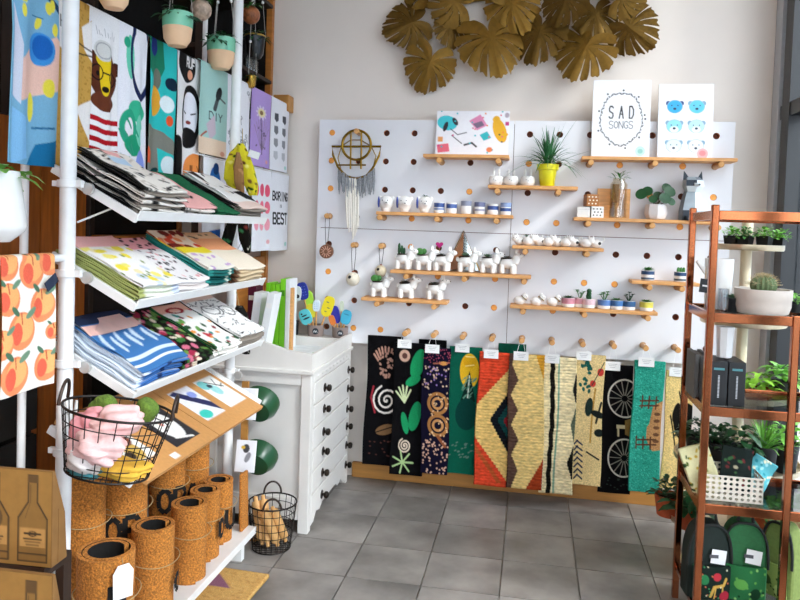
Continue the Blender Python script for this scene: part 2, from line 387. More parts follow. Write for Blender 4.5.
pshelf(7, 390, 531, 5, (3, 5, 7), 'pine shelf with six white dog planters and mirror')
pshelf(8, 361, 447, 6, (2, 4), 'short pine shelf with three white dog planters')
pshelf(9, 510, 658, 6, (7, 9, 11), 'long pine shelf with white bird pots and colourful succulent cups')
pshelf(10, 632, 700, 5, (11, 12), 'pine shelf with two striped cactus cups')
for c in range(3, 13): dowel(c, 7, .105, r=.0145)
dowel(1, 0, .075); dowel(0, 3, .065); dowel(1, 4, .065); dowel(2, 4, .065)
# ================================================================ things on the pegboard shelves
YS = PB-.066
def at(key, px, dy=0): z = SHELF[key]+.0003; return (Xat(px, YS+dy, z), YS+dy, z)
GREEN = M('leaf green', '#3f7d34', .5, var=.3, scale=60, bump=.02)
DGREEN = M('deep leaf green', '#194d25', .45, var=.3, scale=60, bump=.02)
LGREEN = M('fresh light green', '#79b84a', .5, var=.25, scale=60, bump=.02)
GREYG = M('grey green succulent', '#6f8f72', .5, var=.2, scale=60, bump=.02)
def rosette(b, c, R, n=16, mi=0, seed=0, el=.5, w=.4):
    r = random.Random(seed)
    for k in range(n):
        a = 2.4*k; e = el*(.4+1.2*k/n); L = R*(1.05-.4*k/n)*r.uniform(.85, 1.1)
        b.leaf(c, (math.cos(a)*math.cos(e), math.sin(a)*math.cos(e), math.sin(e)), L, L*w, .05, 4, mi, .25)
    return b
def grass(b, c, R, h, n, seed, w=.006, droop=.9, mi=0):
    r = random.Random(seed)
    for k in range(n):
        a = r.uniform(0, 6.283); e = r.uniform(.5, 1.45); L = r.uniform(.7, 1.1)*h
        b.leaf((c[0]+r.uniform(-.2, .2)*R, c[1]+r.uniform(-.2, .2)*R, c[2]), (math.cos(a)*math.cos(e), math.sin(a)*math.cos(e), math.sin(e)), L, w, droop*math.cos(e), 7, mi, .3)
    return b
def bush(b, c, R, n, seed, L=.03, W=.018, mi=0, zsc=1.0, droop=.3):
    r = random.Random(seed)
    for k in range(n):
        a = r.uniform(0, 6.283); e = r.uniform(-.1, 1.5); d = r.random()**.5*R
        p = (c[0]+math.cos(a)*math.cos(e)*d, c[1]+math.sin(a)*math.cos(e)*d, c[2]+math.sin(e)*d*zsc)
        a2 = a+r.uniform(-.8, .8); e2 = r.uniform(-.2, 1)
        l = L*r.uniform(.7, 1.2); b.leaf(p, (math.cos(a2)*math.cos(e2), math.sin(a2)*math.cos(e2), math.sin(e2)), l, l*W/L, droop, 3, mi, .2)
    return b
# ---- art print on shelf 1
def lean(key, px0, px1, ytop, cv, label, name='art_print', cat='print', rim=.012):
    z0 = SHELF[key]+.0005; Yb = PB-.045; Yt = PB-.012
    x0, x1 = Xat(px0, Yb, z0), Xat(px1, Yb, z0); zt = Zat(ytop, (x0+x1)/2, Yt)
    h = math.hypot(zt-z0, Yt-Yb); tilt = math.atan2(Yt-Yb, zt-z0)
    t = thing(name, label, cat, ((x0+x1)/2, Yb, z0), (-tilt, 0, 0)); w = x1-x0
    B().box((0, rim/2+.001, h/2), (w, rim, h)).obj('backing', CARD, t)
    sheet('print', flat((-w/2, -.0008, h-.0005), (w, 0, 0), (0, 0, -h+.001)), cv, PAPER, t, th=0)
    return t
cv = Cv(.62, '#f4f2f6', 110)
cv.el(.15, .17, .14, .1, '#3ec9d4', .2).el(.13, .22, .03, .07, '#23202b', .3).el(.26, .15, .03, .06, '#2b2730', -.6)
cv.ln([(.2, .25), (.3, .33), (.42, .3)], .012, '#3a3540').ln([(.22, .34), (.36, .45)], .012, '#2b2730').ln([(.4, .47), (.5, .44), (.56, .49)], .025, '#2b2730')
cv.pg([(.45, .14), (.6, .05), (.7, .2), (.56, .27)], '#e58fb6').pg([(.5, .18), (.62, .14), (.66, .2), (.56, .24)], '#7d6b83')
cv.el(.87, .27, .085, .17, '#eeb11e', -.35).el(.82, .12, .05, .05, '#eeb11e').ln([(.9, .42), (.97, .32)], .03, '#eeb11e')
cv.pg([(.6, .33), (.7, .28), (.76, .37), (.66, .41)], '#2fb9c0').pg([(.02, .47), (.18, .45), (.2, .56), (.04, .58)], '#e9697c').rc(.03, .36, .1, .43, '#f0a35e')
cv.scatter(26, 3, lambda x, y, r: cv.el(x, y, .012, .012, r.choice(['#2b2730', '#e9697c', '#d43e84', '#2fb9c0', '#f08b3c'])))
cv.el(.74, .53, .04, .035, '#e9824e').el(.96, .06, .03, .035, '#b8a9b4').rc(.94, .15, .99, .2, '#c93a7c')
lean(1, 435, 508, 111, cv, 'wide animal print with yellow cat and confetti on pegboard shelf')
# ---- two big posters
cv = Cv(1.32, '#f3f3f6', 110)
cx, cy = .5, .66
for k in range(46):
    a = 2*math.pi*k/46; r0 = .36+.012*math.sin(5*a); x, y = cx+r0*math.cos(a), cy+1.22*r0*math.sin(a)
    cv.el(x, y, .034 if k % 3 else .02, .011, '#4b4f55', a+(1.1 if k % 2 else 2.2))
    if k % 5 == 0: cv.el(cx+(r0+.05)*math.cos(a), cy+1.22*(r0+.045)*math.sin(a), .017, .017, '#2a2b30')
cv.ln([(cx+.36*math.cos(2*math.pi*k/60), cy+.44*math.sin(2*math.pi*k/60)) for k in range(61)], .007, '#6a6e74')
cv.tx('S A D', .5, .55, .2, '#26262b', .024, .34); cv.tx('SONGS', .5, .76, .12, '#55585e', .013, .55)
cv.el(.84, 1.2, .085, .085, '#bfe3dd').el(.84, 1.2, .045, .04, '#8fc9c2')
lean(4, 591, 649, 80, cv, 'tall white poster lettered SAD SONGS inside a leafy wreath', rim=.014)
cv = Cv(1.38, '#eef1f8', 110)
for r_ in range(3):
    for c_ in range(2):
        x, y = .3+.4*c_, .42+.36*r_; col = [['#2fa9de', '#5fc6ea'], ['#8fd8ee', '#b9e4f2'], ['#d8eef6', '#e6f1f8']][r_][c_]; dk = '#1d3f7c' if (r_, c_) == (0, 0) else '#7fa6c0'
        cv.el(x-.12, y-.06, .045, .045, dk).el(x+.12, y-.06, .045, .045, dk).el(x, y, .145, .125, '#9fb4c4').el(x, y, .135, .115, col).el(x, y+.06, .08, .06, '#e8f3fa' if r_ else col)
        cv.el(x, y+.04, .028, .022, '#20304a').el(x-.055, y-.02, .012, .012, '#20304a').el(x+.055, y-.02, .012, .012, '#20304a')
cv.el(.82, 1.28, .1, .1, '#f3b5b8').el(.82, 1.27, .06, .05, '#e38d93')
lean(4, 657, 712, 84, cv, 'white poster of six blue bear faces in two columns', rim=.014)
# ---- bunny pots
b = B(); b.lathe([(.012, 0), (.024, .001), (.03, .012), (.031, .025), (.027, .037), (.022, .04), (.018, .03), (.002, .028)], n=20)
for s in (-1, 1): b.sph((s*.011, .004, .05), (.0055, .004, .021), 10, 8)
bun = remesh(b, .0022, WHITE, 'body', 2)
def bunny(px, first=[None]):
    if first[0] is None:
        t = thing('bunny_pot', 'small white bunny eared pot on shelf beside yellow pot', 'pot', at(3, px), (0, 0, 0), 'bunny pots'); t.scale = (1.25,)*3
        link('body', bun, t); b = B()
        for s in (-1, 1): b.sph((s*.009, -.0305, .024), .0016, 8, 5)
        b.sph((0, -.0315, .019), (.002, .0015, .0012), 8, 5); b.obj('face', M('black glaze', '#1a1718', .3), t); first[0] = t
    else: dup(first[0], at(3, px), (0, 0, .1))
for px in (496, 511, 527.5): bunny(px)
# ---- yellow pot with spider plant
t = thing('potted_spider_plant', 'bright yellow pot with arching spider plant on pegboard shelf', 'plant', at(3, 547))
B().lathe([(.032, 0), (.036, .004), (.046, .083), (.054, .084), (.056, .112), (.05, .113), (.047, .1), (.002, .098)], n=28).obj('pot', M('yellow glaze', '#e6dd1e', .35, var=.05, bump=.01), t)
B().lathe([(.046, .099), (.03, .104), (.002, .106)], n=20).obj('soil', SOIL, t)
fo = B(); r = random.Random(5)
for k in range(70):
    a = r.uniform(0, 6.283); e = r.uniform(.35, 1.4); sy = math.sin(a)*math.cos(e); sy = sy*.22 if sy > 0 else sy*.7
    fo.leaf((r.uniform(-.012, .012), r.uniform(-.012, .012), .1), (math.cos(a)*math.cos(e), sy, math.sin(e)), r.uniform(.17, .26), .010, .75*math.cos(e), 7, 0, .3)
fo.leaf((0, 0, .1), (.45, -.1, .9), .3, .009, .1, 8, 0, .3); fo.leaf((0, 0, .1), (.3, 0, .95), .27, .009, .1, 8, 0, .3); fo.leaf((0, 0, .1), (.9, -.2, .45), .24, .009, .1, 8, 0, .3); fo.leaf((0, 0, .1), (-.7, -.2, .5), .24, .009, .4, 8, 0, .3)
fo.obj('foliage', M('spider plant green', '#2f6b3c', .45, var=.4, scale=30, bump=.02), t)
# ---- round animal planters (shelf 2)
b = B(); b.sph((0, 0, .036), (.03, .026, .032), 18, 12); b.lathe([(.016, 0), (.02, .01), (.018, .022)], n=14); b.sph((.006, -.024, .036), (.012, .008, .011), 10, 8)
for s in (-1, 1): b.sph((s*.026, -.004, .055), (.01, .006, .012), 10, 8)
rnda = remesh(b, .0024, WHITE, 'body', 3)
for k, px in enumerate((386, 404.5, 424.5)):
    t = thing('animal_planter', 'round white animal planter with a green sprout' if k == 2 else ('round white animal planter with blue ear at shelf end', 'round white animal planter with blue ear between two others')[k], 'planter', at(2, px), (0, 0, 0), 'round animal planters'); t.scale = (1.3,)*3
    link('body', rnda, t)
    b = B()
    for s in (-1, 1): b.sph((s*.011, -.0265, .046), .0022, 8, 5)
    b.sph((.006, -.0325, .036), (.004, .0015, .002), 8, 5); b.obj('face', MATS['black glaze'], t)
    B().lathe([(.0185, .012), (.0192, .0165), (.0185, .02)], n=16).obj('collar', M('dark red glaze', '#6d3b33', .4), t)
    b = B(); b.sph((-.03, -.004, .04), (.005, .016, .024), 10, 8); b.obj('ear', M('cobalt glaze', '#3a4f9b', .3, bump=0), t)
    if k == 2: rosette(B(), (0, 0, .064), .02, 9, 0, 3, .6).obj('sprout', DGREEN, t)
# ---- striped cups
def cup(key, px, r, h, bands, label, group, name='striped_cup', cat='cup', dy=0, fill=None):
    t = thing(name, label, cat, at(key, px, dy), (0, 0, rnd.uniform(-.5, .5)), group)
    B().lathe([(r*.86, 0), (r*.95, .002), (r, h*.2), (r, h), (r*.9, h), (r*.88, h*.75), (.002, h*.74)], n=22).obj('body', WHITE, t)
    for k, (a, c, col) in enumerate(bands):
        B().lathe([(r*1.004, h*a), (r*1.012, h*(a+c)*.5+h*a*.5), (r*1.004, h*c)], n=22).obj('band', M('glaze '+col, col, .35, var=.15, scale=40, bump=0), t)
    return t
BL = '#35508f'
for k, (px, bd) in enumerate(((439, [(.55, .8, BL), (.3, .38, '#7f93bd')]), (451.5, [(.5, .75, '#46609e')]), (466, [(.75, .9, '#8b90a5')]), (479.5, [(.3, .4, '#9a9db0'), (.7, .85, '#6c7396')]), (492.7, [(.45, .7, BL)]), (505.5, [(.35, .6, BL), (.72, .82, '#8ca0c8')]))):
    cup(2, px, .0285, .056, bd, ['small white cup with two blue bands beside the animal planters', 'small white cup with one medium blue band', 'small white cup with only a grey band near its rim', 'small white cup with thin grey and slate bands', 'small white cup with one dark blue band', 'small white cup with dark and pale blue bands at shelf end'][k], 'striped cups')
# ---- gift boxes, bottle vase, pilea, raccoon (shelf 5)
def dotbox(px, w, h, base, dot, zoff, label, rot=0, n=3):
    x, y, z = at(5, px, -.01)
    t = thing('gift_box', label, 'box', (x, y, z+zoff), (0, 0, rot))
    B().box((0, 0, h/2), (w, w, h)).obj('carton', M('box '+base, base, .6, var=.04), t, bevel=.001)
    b = B()
    for i in range(n):
        for j in range(n): b.lathe([(w*.065, 0), (w*.06, .0006)], n=8, T=Matrix.Translation(((i-(n-1)/2)*w*.28+(j % 2-.5)*w*.08, -w/2-.0004, h/2+(j-(n-1)/2)*h*.28)) @ Matrix.Rotation(math.pi/2, 4, 'X'))
    if dot: b.obj('dots', M('dot '+dot, dot, .6), t)
    B().box((0, 0, h*.78), (w*1.006, w*1.006, h*.02)).obj('lid_seam', M('seam grey', '#a9a49c', .7), t)
    return t
dotbox(583.5, .062, .052, '#efece6', None, 0, 'plain white gift box beside the spotted boxes', -.1)
dotbox(596.5, .06, .056, '#f0ede8', '#33302f', 0, 'white gift box with black dots under brown spotted box', .05)
dotbox(590.5, .062, .06, '#a5662c', '#f2e6cf', .0565, 'brown spotted gift box stacked on white boxes', .2)
t = thing('plywood_vase', 'clear glass tube vase on pale plywood block with small fern', 'vase', at(5, 617))
B().box((-.018, .03, .075), (.16, .02, .15)).obj('plywood_back', PINE, t)
B().lathe([(.001, .0), (.038, .0), (.042, .005), (.042, .17), (.03, .186), (.03, .2), (.027, .2), (.027, .186), (.039, .168), (.039, .008), (.001, .006)], c=(.0, -.02, 0), n=22).obj('bottle', glass('bottle glass', (.97, .94, .88), .1), t)
B().box((-.015, -.02, .125), (.03, .03, .09)).obj('cork_insert', M('brown cork', '#8a6636', .8, var=.3, scale=60), t)
fb = B(); bush(fb, (0, -.02, .2), .035, 26, 4, .045, .008); fb.obj('fern', GREEN, t)
t = thing('potted_pilea', 'white tapered pot of round leaved pilea beside paper raccoon', 'plant', at(5, 655.5))
B().lathe([(.03, 0), (.044, .003), (.056, .03), (.05, .075), (.046, .075), (.043, .06), (.002, .058)], n=8).obj('pot', M('faceted stoneware', '#e9e1de', .6, var=.04), t)
B().lathe([(.043, .059), (.02, .064), (.002, .065)], n=16).obj('soil', SOIL, t)
b = B(); lf = [(-.075, -.02, .125, .03), (-.045, .0, .14, .027), (-.02, -.03, .1, .022), (.035, -.035, .105, .03), (.06, -.01, .14, .03), (.05, .02, .16, .026), (.01, .02, .12, .024), (.065, -.03, .09, .022)]
for x, y, z, r in lf: b.tube([(0, 0, .06), (x*.4, y*.5, .06+(z-.06)*.7), (x, y, z)], .0018, 5)
b.obj('stems', M('brown stem', '#5b4a2a', .6), t)
lm = B().lathe([(.002, .004), (.5, .0), (.85, .006), (1, .03), (.86, .0), (.5, -.006), (.002, -.002)], n=16)
for x, y, z, r in lf:
    d = Vector((x*.5, -.09, .045)).normalized(); lmm = MATS.setdefault('pilea', lm.mesh('leaf', DGREEN))
    o = link('leaf', lmm, t, (x, y, z), d.to_track_quat('Z', 'Y').to_euler()); o.scale = (r, r, r)
# low-poly paper raccoon
t = thing('paper_raccoon', 'faceted grey paper raccoon figure sitting at shelf end', 'figurine', at(5, 690.5), (0, 0, .25))
G1, G2, G3, G4 = M('mid grey paper', '#7d8790', .7, var=.03), M('light paper', '#e6eef2', .7, var=.03), M('slate paper', '#39424c', .7, var=.03), M('pale grey paper', '#aab6bd', .7, var=.03)
def facet(rings_, mats, rule, name, parent):
    b = B(); n = len(rings_[0])
    for i in range(len(rings_)-1):
        for k in range(n):
            l = (k+1) % n; b.add([rings_[i][k], rings_[i][l], rings_[i+1][l], rings_[i+1][k]], [(0, 1, 2, 3)], rule(i, k), False)
    b.add(rings_[0], [tuple(range(n))], 0, False); b.add(rings_[-1], [tuple(range(n))], 0, False)
    return b.obj(name, mats, parent)
def hexr(cx, cy, cz, rx, ry, n=6, a0=math.pi/6, tz=0): return [(cx+rx*math.cos(a0+2*math.pi*k/n), cy+ry*math.sin(a0+2*math.pi*k/n), cz+tz*math.sin(a0+2*math.pi*k/n)) for k in range(n)]
facet([hexr(0, 0, 0, .062, .045), hexr(0, 0, .05, .06, .046), hexr(0, 0, .11, .048, .04), hexr(0, 0, .155, .034, .03)], [G1, G4, G2, G3], lambda i, k: (0, 1, 0, 1, 2, 2)[k] if i else (0, 1, 0, 3, 1, 2)[k], 'body', t)
facet([hexr(0, -.005, .14, .036, .034), hexr(0, -.012, .168, .052, .044), hexr(0, -.008, .198, .05, .04), hexr(0, 0, .214, .034, .026)], [G4, G2, G3, G1], lambda i, k: [(1, 1, 0, 1, 1, 1), (2, 0, 0, 2, 1, 2), (0, 3, 3, 0, 3, 1)][i][k], 'head', t)
b = B(); b.add([(-.018, -.04, .165), (.018, -.04, .165), (.014, -.04, .186), (-.014, -.04, .186), (0, -.078, .166), (0, -.072, .176)], [(0, 1, 4), (1, 2, 5, 4), (2, 3, 5), (3, 0, 4, 5), (0, 3, 2, 1)], 0, False).obj('muzzle', G2, t)
B().add([(-.006, -.077, .178), (.006, -.077, .178), (0, -.083, .168), (0, -.07, .171)], [(0, 1, 2), (0, 2, 3), (1, 3, 2), (0, 3, 1)], 0, False).obj('nose', G3, t)
for s in (-1, 1): B().add([(s*.018, -.01, .205), (s*.05, -.005, .2), (s*.046, 0, .246), (s*.032, .02, .205)], [(0, 1, 2), (1, 3, 2), (3, 0, 2), (0, 3, 1)], 0, False).obj('ear', G3, t)
for s in (-1, 1): B().box((s*.03, -.05, .012), (.034, .04, .024)).obj('paw', G3, t, bevel=.004)
# ---- cats on shelf 6
b = B(); b.sph((0, 0, .017), (.023, .018, .018), 14, 10); b.sph((-.02, -.006, .028), (.014, .013, .013), 12, 8)
for s in (-1, 1): b.lathe([(.0052, 0), (.001, .011)], c=(-.02+s*.008, -.006, .037), n=6)
b.tube([(.018, 0, .02), (.03, 0, .03), (.026, 0, .042)], .004, 6)
cat = remesh(b, .002, WHITE, 'body', 2)
for k, px in enumerate((520, 527.5, 540, 548, 557.5, 565.5, 574, 585.5, 596)):
    t = thing('cat_figure', 'little white cat planter with black face lined up on shelf', 'figurine', at(6, px, -.012 if k % 2 else .012), (0, 0, (0, 2.6)[k % 2]), 'white cat figures'); t.scale = (1.3,)*3
    link('body', cat, t); b = B()
    for s in (-1, 1): b.sph((-.02+s*.005, -.019, .03), .0018, 6, 5)
    b.sph((-.02, -.0195, .026), .0014, 6, 5); b.sph((.012, -.017, .018), (.006, .002, .006), 8, 6); b.obj('markings', MATS['black glaze'], t)
    if k == 1: rosette(B(), (.006, 0, .034), .02, 8, 0, 2, .7).obj('sprout', DGREEN, t)
# ---- dog planters (shelves 7 and 8)
b = B(); b.sph((0, 0, .047), (.038, .024, .024), 16, 10)
for x in (-.024, .023):
    for s in (-1, 1): b.tube([(x, s*.012, .04), (x, s*.0135, .002)], [.0125, .0105], 8)
b.tube([(.026, 0, .05), (.034, 0, .068), (.038, 0, .08)], [.02, .018, .016], 10); b.sph((.049, 0, .083), (.02, .0135, .0125), 12, 8)
for s in (-1, 1): b.lathe([(.007, 0), (.006, .01), (.0015, .024)], c=(.034, s*.0095, .09), n=7)
b.sph((-.04, 0, .056), (.008, .007, .011), 8, 6)
dog = remesh(b, .0022, WHITE, 'body', 2)
def doggy(key, px, label, kind, seed):
    t = thing('dog_planter', label, 'planter', at(key, px), (0, 0, rnd.uniform(-.25, .05)), 'white dog planters')
    t.scale = (1.2,)*3
    link('body', dog, t); B().lathe([(.02, .066), (.018, .071), (.002, .0715)], c=(-.008, 0, 0), n=14, sx=1.3, sy=.85).obj('soil', SOIL, t)
    b = B()
    for s in (-1, 1): b.sph((.054, s*.0115, .088), .0018, 6, 5)
    b.sph((.0685, 0, .085), (.0025, .0035, .0025), 6, 5); b.obj('face', MATS['black glaze'], t)
    b = B()
    if kind == 'cactus':
        for q, hh in ((-.018, .05), (-.005, .04), (.006, .03)): b.lathe([(.004, 0), (.0065, .012), (.006, hh*.8), (.002, hh)], c=(q-.006, 0, .068), n=8)
    elif kind == 'pad': b.sph((-.022, 0, .082), (.02, .008, .017), 10, 8); b.sph((-.002, 0, .085), (.012, .006, .013), 10, 8)
    elif kind == 'dark': rosette(b, (-.008, 0, .07), .03, 14, 0, seed, .35)
    else: rosette(b, (-.008, 0, .07), .03, 16, 0, seed, .6)
    b.obj('succulent', {'cactus': DGREEN, 'pad': GREEN, 'dark': M('dusky succulent', '#4a5a52', .5, var=.25), 'ros': GREYG}[kind], t)
    return t
doggy(7, 403.5, 'white dog planter holding upright dark green cactus stalks', 'cactus', 1); doggy(7, 424, 'white dog planter with green prickly pear pads', 'pad', 2)
doggy(7, 442, 'white dog planter with pink heart pick in its pot', 'dark', 3); doggy(7, 466, 'white dog planter in front of the triangle mirror', 'ros', 4)
doggy(7, 488.5, 'white dog planter with grey green rosette right of triangle mirror', 'ros', 5); doggy(7, 508, 'white dog planter with dark rosette at end of long shelf', 'dark', 6)
doggy(8, 379, 'white dog planter with spiky green plant on short shelf', 'pad', 7); doggy(8, 406, 'white dog planter with grey rosette on short shelf', 'dark', 8); doggy(8, 435, 'white dog planter with dark rosette at short shelf end', 'dark', 9)
t = thing('heart_pick', 'magenta heart on a thin stick above a dog planter', 'ornament', (Xat(439, YS, SHELF[7]+.07), YS+.0, SHELF[7]+.07))
B().tube([(0, 0, 0), (0, 0, .06)], .0013, 6).obj('stick', PINEX, t)
hp = [(.017*math.sin(q)**3*1.15, .0145*(math.cos(q)-.42*math.cos(2*q)-.16*math.cos(3*q)-.05*math.cos(4*q))) for q in [2*math.pi*k/28 for k in range(28)]]
B().prism([(u, v+.07) for u, v in hp], -.003, .003, 'y').obj('heart', M('magenta felt', '#b0176e', .7), t)
# triangle mirror
t = thing('triangle_mirror', 'brass framed triangular mirror standing behind dog planters', 'mirror', (Xat(462, PB-.02, SHELF[7]), PB-.024, SHELF[7]+.0005))
tri = [(-.095, .006), (.095, .006), (.002, .215)]
B().tube([(u, 0, v) for u, v in tri], .005, 6, closed=True).obj('frame', M('brass', '#b8904a', .3, metal=1, var=.1), t)
B().prism([(-.088, .009), (.002, .009), (.002, .208)], -.001, .003, 'y').obj('wood_half', M('reddish veneer', '#9a6238', .5, var=.1), t); B().prism([(.002, .009), (.088, .009), (.002, .208)], -.001, .003, 'y').obj('mirror_half', M('mirror silver', '#cfd6d2', .05, metal=1, var=.01, bump=0), t)
# ---- bird pots and succulent cups (shelf 9), cactus cups (shelf 10)
b = B(); b.sph((-.006, 0, .018), (.027, .021, .019), 16, 10); b.sph((.018, -.004, .036), (.016, .015, .015), 12, 8); b.lathe([(.004, 0), (.001, .01)], c=(.018, -.002, .049), n=6); b.lathe([(.012, 0), (.014, .004)], n=12)
bird = remesh(b, .002, WHITE, 'body', 2)
for k, px in enumerate((520.5, 537.5, 553.5)):
    t = thing('bird_pot', 'white bird shaped pot with grey beak band on long shelf', 'pot', at(9, px), (0, 0, .1*k), 'white bird pots'); t.scale = (1.15,)*3
    link('body', bird, t); B().lathe([(.0165, -.002), (.0172, .0), (.0165, .002)], n=14, T=Matrix.Translation((.015, -.004, .03)) @ Matrix.Rotation(.7, 4, 'Y')).obj('collar', M('gold line', '#8a744a', .4, metal=.5), t)
    b = B(); b.sph((.02, -.0195, .04), .0018, 6, 5); b.sph((.026, -.017, .036), .002, 6, 5); b.obj('face', MATS['black glaze'], t)
for k, (px, col, top, pm_, kind, lab) in enumerate(((568, '#c98796', '#e8c7cc', DGREEN, 'r', 'pink cup with low dark rosette beside bird pots'), (579.5, '#d89aa4', '#e0c3c3', GREEN, 't', 'pink cup of branching green succulent'), (588.5, '#e5c3cb', '#d98fa3', DGREEN, 'c', 'white and pink cup with tall ribbed cactus'), (604, '#5b7fb8', '#8fb0d8', GREEN, 't', 'light blue cup of leggy green succulent'), (616.5, '#4675ad', '#9fc0dd', GREEN, 'r', 'blue dipped cup with flat green rosette'), (628.5, '#2f5d8c', '#4e86b5', DGREEN, 't', 'dark blue cup of leafy succulent'), (646, '#d9cf52', '#c8cc6a', GREEN, 'r', 'yellow banded cup with green rosette at shelf end'))):
    r, h = .033, .047
    t = thing('succulent_cup', lab, 'plant', at(9, px, .02 if k == 1 else -.008), (0, 0, k))
    B().lathe([(r*.85, 0), (r*.95, .002), (r, h*.3), (r, h), (r*.9, h), (r*.87, h*.85), (.002, h*.84)], n=22).obj('pot', WHITE, t)
    B().lathe([(r*1.006, h*.38), (r*1.012, h*.6), (r*1.006, h*.97)], n=22).obj('glaze_band', M('glaze '+col, col, .35, var=.15, scale=40, bump=0), t)
    B().lathe([(r*.88, h*.86), (.002, h*.9)], n=16).obj('soil', SOIL, t); b = B()
    if kind == 'r': rosette(b, (0, 0, h*.88), .036, 22, 0, k, .5, .42)
    elif kind == 'c':
        b.lathe([(.012*(1+.12*math.cos(q*9)), .06*q/9) for q in range(9)] + [(.003, .058)], c=(0, 0, h*.85), n=10); b.lathe([(.006, 0), (.008, .02), (.002, .034)], c=(.016, 0, h*.85), n=8); b.lathe([(.006, 0), (.008, .018), (.002, .03)], c=(-.015, .002, h*.85), n=8)
    else:
        for q in range(5):
            a = q*1.3; e = (.018*math.cos(a), .018*math.sin(a), h+.02+.008*(q % 3)); b.tube([(0, 0, h*.8), e], .002, 5); rosette(b, e, .02, 8, 0, q, .5, .5)
    b.obj('succulent', pm_, t)
for px, c1, kind in ((647.5, '#46607a', 'r'), (680.5, '#5d7380', 'c')):
    r, h = .032, .05; t = thing('cactus_cup', 'blue striped cup with spiky green rosette' if kind == 'r' else 'blue striped cup with short cactus stubs', 'plant', at(10, px))
    B().lathe([(r*.85, 0), (r*.95, .002), (r, h*.3), (r, h), (r*.9, h), (r*.87, h*.85), (.002, h*.84)], n=22).obj('pot', WHITE, t)
    for a, c, col in ((.12, .32, c1), (.6, .95, '#2d4a73')): B().lathe([(r*1.006, h*a), (r*1.012, h*(a+c)/2), (r*1.006, h*c)], n=22).obj('glaze_band', M('glaze '+col, col, .35, var=.15, scale=40, bump=0), t)
    B().lathe([(r*.88, h*.86), (.002, h*.9)], n=16).obj('soil', SOIL, t); b = B()
    if kind == 'r': rosette(b, (0, 0, h*.88), .042, 26, 0, 4, .7, .35)
    else:
        for x in (-.013, .0, .013): b.lathe([(.006, 0), (.008, .015), (.006, .026), (.002, .03)], c=(x, 0, h*.85), n=8)
    b.obj('succulent', GREEN, t)
# ---- wall hangings
BRASSD = M('dark brass', '#8a6a1e', .35, metal=.9, var=.15)
c = onY(356.5, 140, PB-.05); t = thing('macrame_hanging', 'brass ring wall hanging with grey and cream macrame fringe', 'wall hanging', (hx(1), PB-.05, hz(0)-.008))
def P2(px, py): q = onY(px, py, PB-.05); return (q.x-hx(1), q.z-(hz(0)-.008))
def pl(name, pts, r=.0045, closed=False): return B().tube([(u, 0, v) for u, v in pts], r, 6, closed=closed).obj(name, BRASSD, t)
cc = P2(356.5, 145); R_ = .079
pl('ring', [(cc[0]+R_*math.cos(2*math.pi*k/40), cc[1]+R_*math.sin(2*math.pi*k/40)) for k in range(40)], .0075, True)
pl('arc_bowl', [P2(332, 146.5), P2(381, 146.5), P2(379, 156), P2(373, 168), P2(366, 176), P2(356, 178.5), P2(346, 176), P2(338, 167), P2(333, 155)], .0065, True)
pl('bar', [P2(351, 131), P2(350.5, 169)], .005); pl('bar', [P2(361.5, 132), P2(361, 169)], .005); pl('bar', [P2(337, 165), P2(366, 165)], .005); pl('bar', [P2(343, 145), P2(351, 140), P2(361, 140), P2(369, 145)], .0035)
pl('arc', [P2(341, 148), P2(338, 158), P2(341, 170), P2(348, 176)], .003); pl('arc', [P2(372, 148), P2(376, 156), P2(373, 168), P2(365, 176)], .003)
def fringe(name, xa, xb, ytop, ybot, n, mat, seed):
    r = random.Random(seed); b = B()
    for k in range(n):
        x = xa+(xb-xa)*(k+.5)/n; s = abs(2*(k+.5)/n-1); yt, yb = ytop(s), ybot(s)+r.uniform(-3, 3)
        p0, p1 = P2(x, yt), P2(x+r.uniform(-1.5, 1.5), yb); y0 = r.uniform(-.006, .003)
        b.tube([(p0[0], y0, p0[1]), ((p0[0]+p1[0])/2+r.uniform(-.004, .004), y0-.004, (p0[1]+p1[1])/2), (p1[0], y0, p1[1])], [.0034, .0042, .0026], 5)
    return b.obj(name, mat, t)
fringe('cream_fringe', 346, 360, lambda s: 178, lambda s: 238-14*s, 22, M('cream yarn', '#ece6da', .9, var=.1, scale=200), 2)
fringe('grey_fringe', 338, 375, lambda s: 177-9*s*s, lambda s: 197-5*s, 46, M('grey yarn', '#8f9194', .9, var=.25, scale=120), 1)
def ornament(i, j, py, r, col, label, hole):
    x, z0 = hx(i), hz(j); Y = PB-.045; zc = Zat(py, x, Y)
    t = thing('ornament', label, 'ornament', (x, Y, zc)); L = z0+.012-zc
    B().tube([(-r*.12, 0, r*.9), (-.012, .0, L*.7), (-.01, 0, L-.003), (0, 0, L+.004), (.01, 0, L-.003), (.012, 0, L*.7), (r*.12, 0, r*.9)], .0016, 5).obj('cord', M('dark cord', '#2b2522', .8), t)
    if hole:
        B().sph((0, 0, 0), r, 20, 14).obj('ball', M('ball '+col, col, .5, var=.15, scale=60), t); B().sph((-r*.25, -r*.84, r*.3), (r*.26, r*.2, r*.26), 12, 8).obj('entrance_hole', M('hole black', '#171310', .9), t); B().lathe([(r*.25, 0), (r*.2, r*.25), (r*.06, r*.3)], c=(0, 0, r*.86), n=10).obj('cap', M('rust cap', '#8a4a2c', .6), t)
    else:
        B().lathe([(r*.4, -.012), (r, -.01), (r, .01), (r*.4, .012)], n=28, T=Matrix.Rotation(math.pi/2, 4, 'X')).obj('disc', M('bark brown', '#7a5038', .7, var=.3, scale=60), t)
        b = B()
        for k in range(12):
            a = 2*math.pi*k/12; b.tube([(r*.3*math.cos(a), -.013, r*.3*math.sin(a)), (r*.8*math.cos(a+.2), -.0115, r*.8*math.sin(a+.2))], .0022, 5)
        b.obj('motif', M('pink motif', '#d9a48c', .6), t)
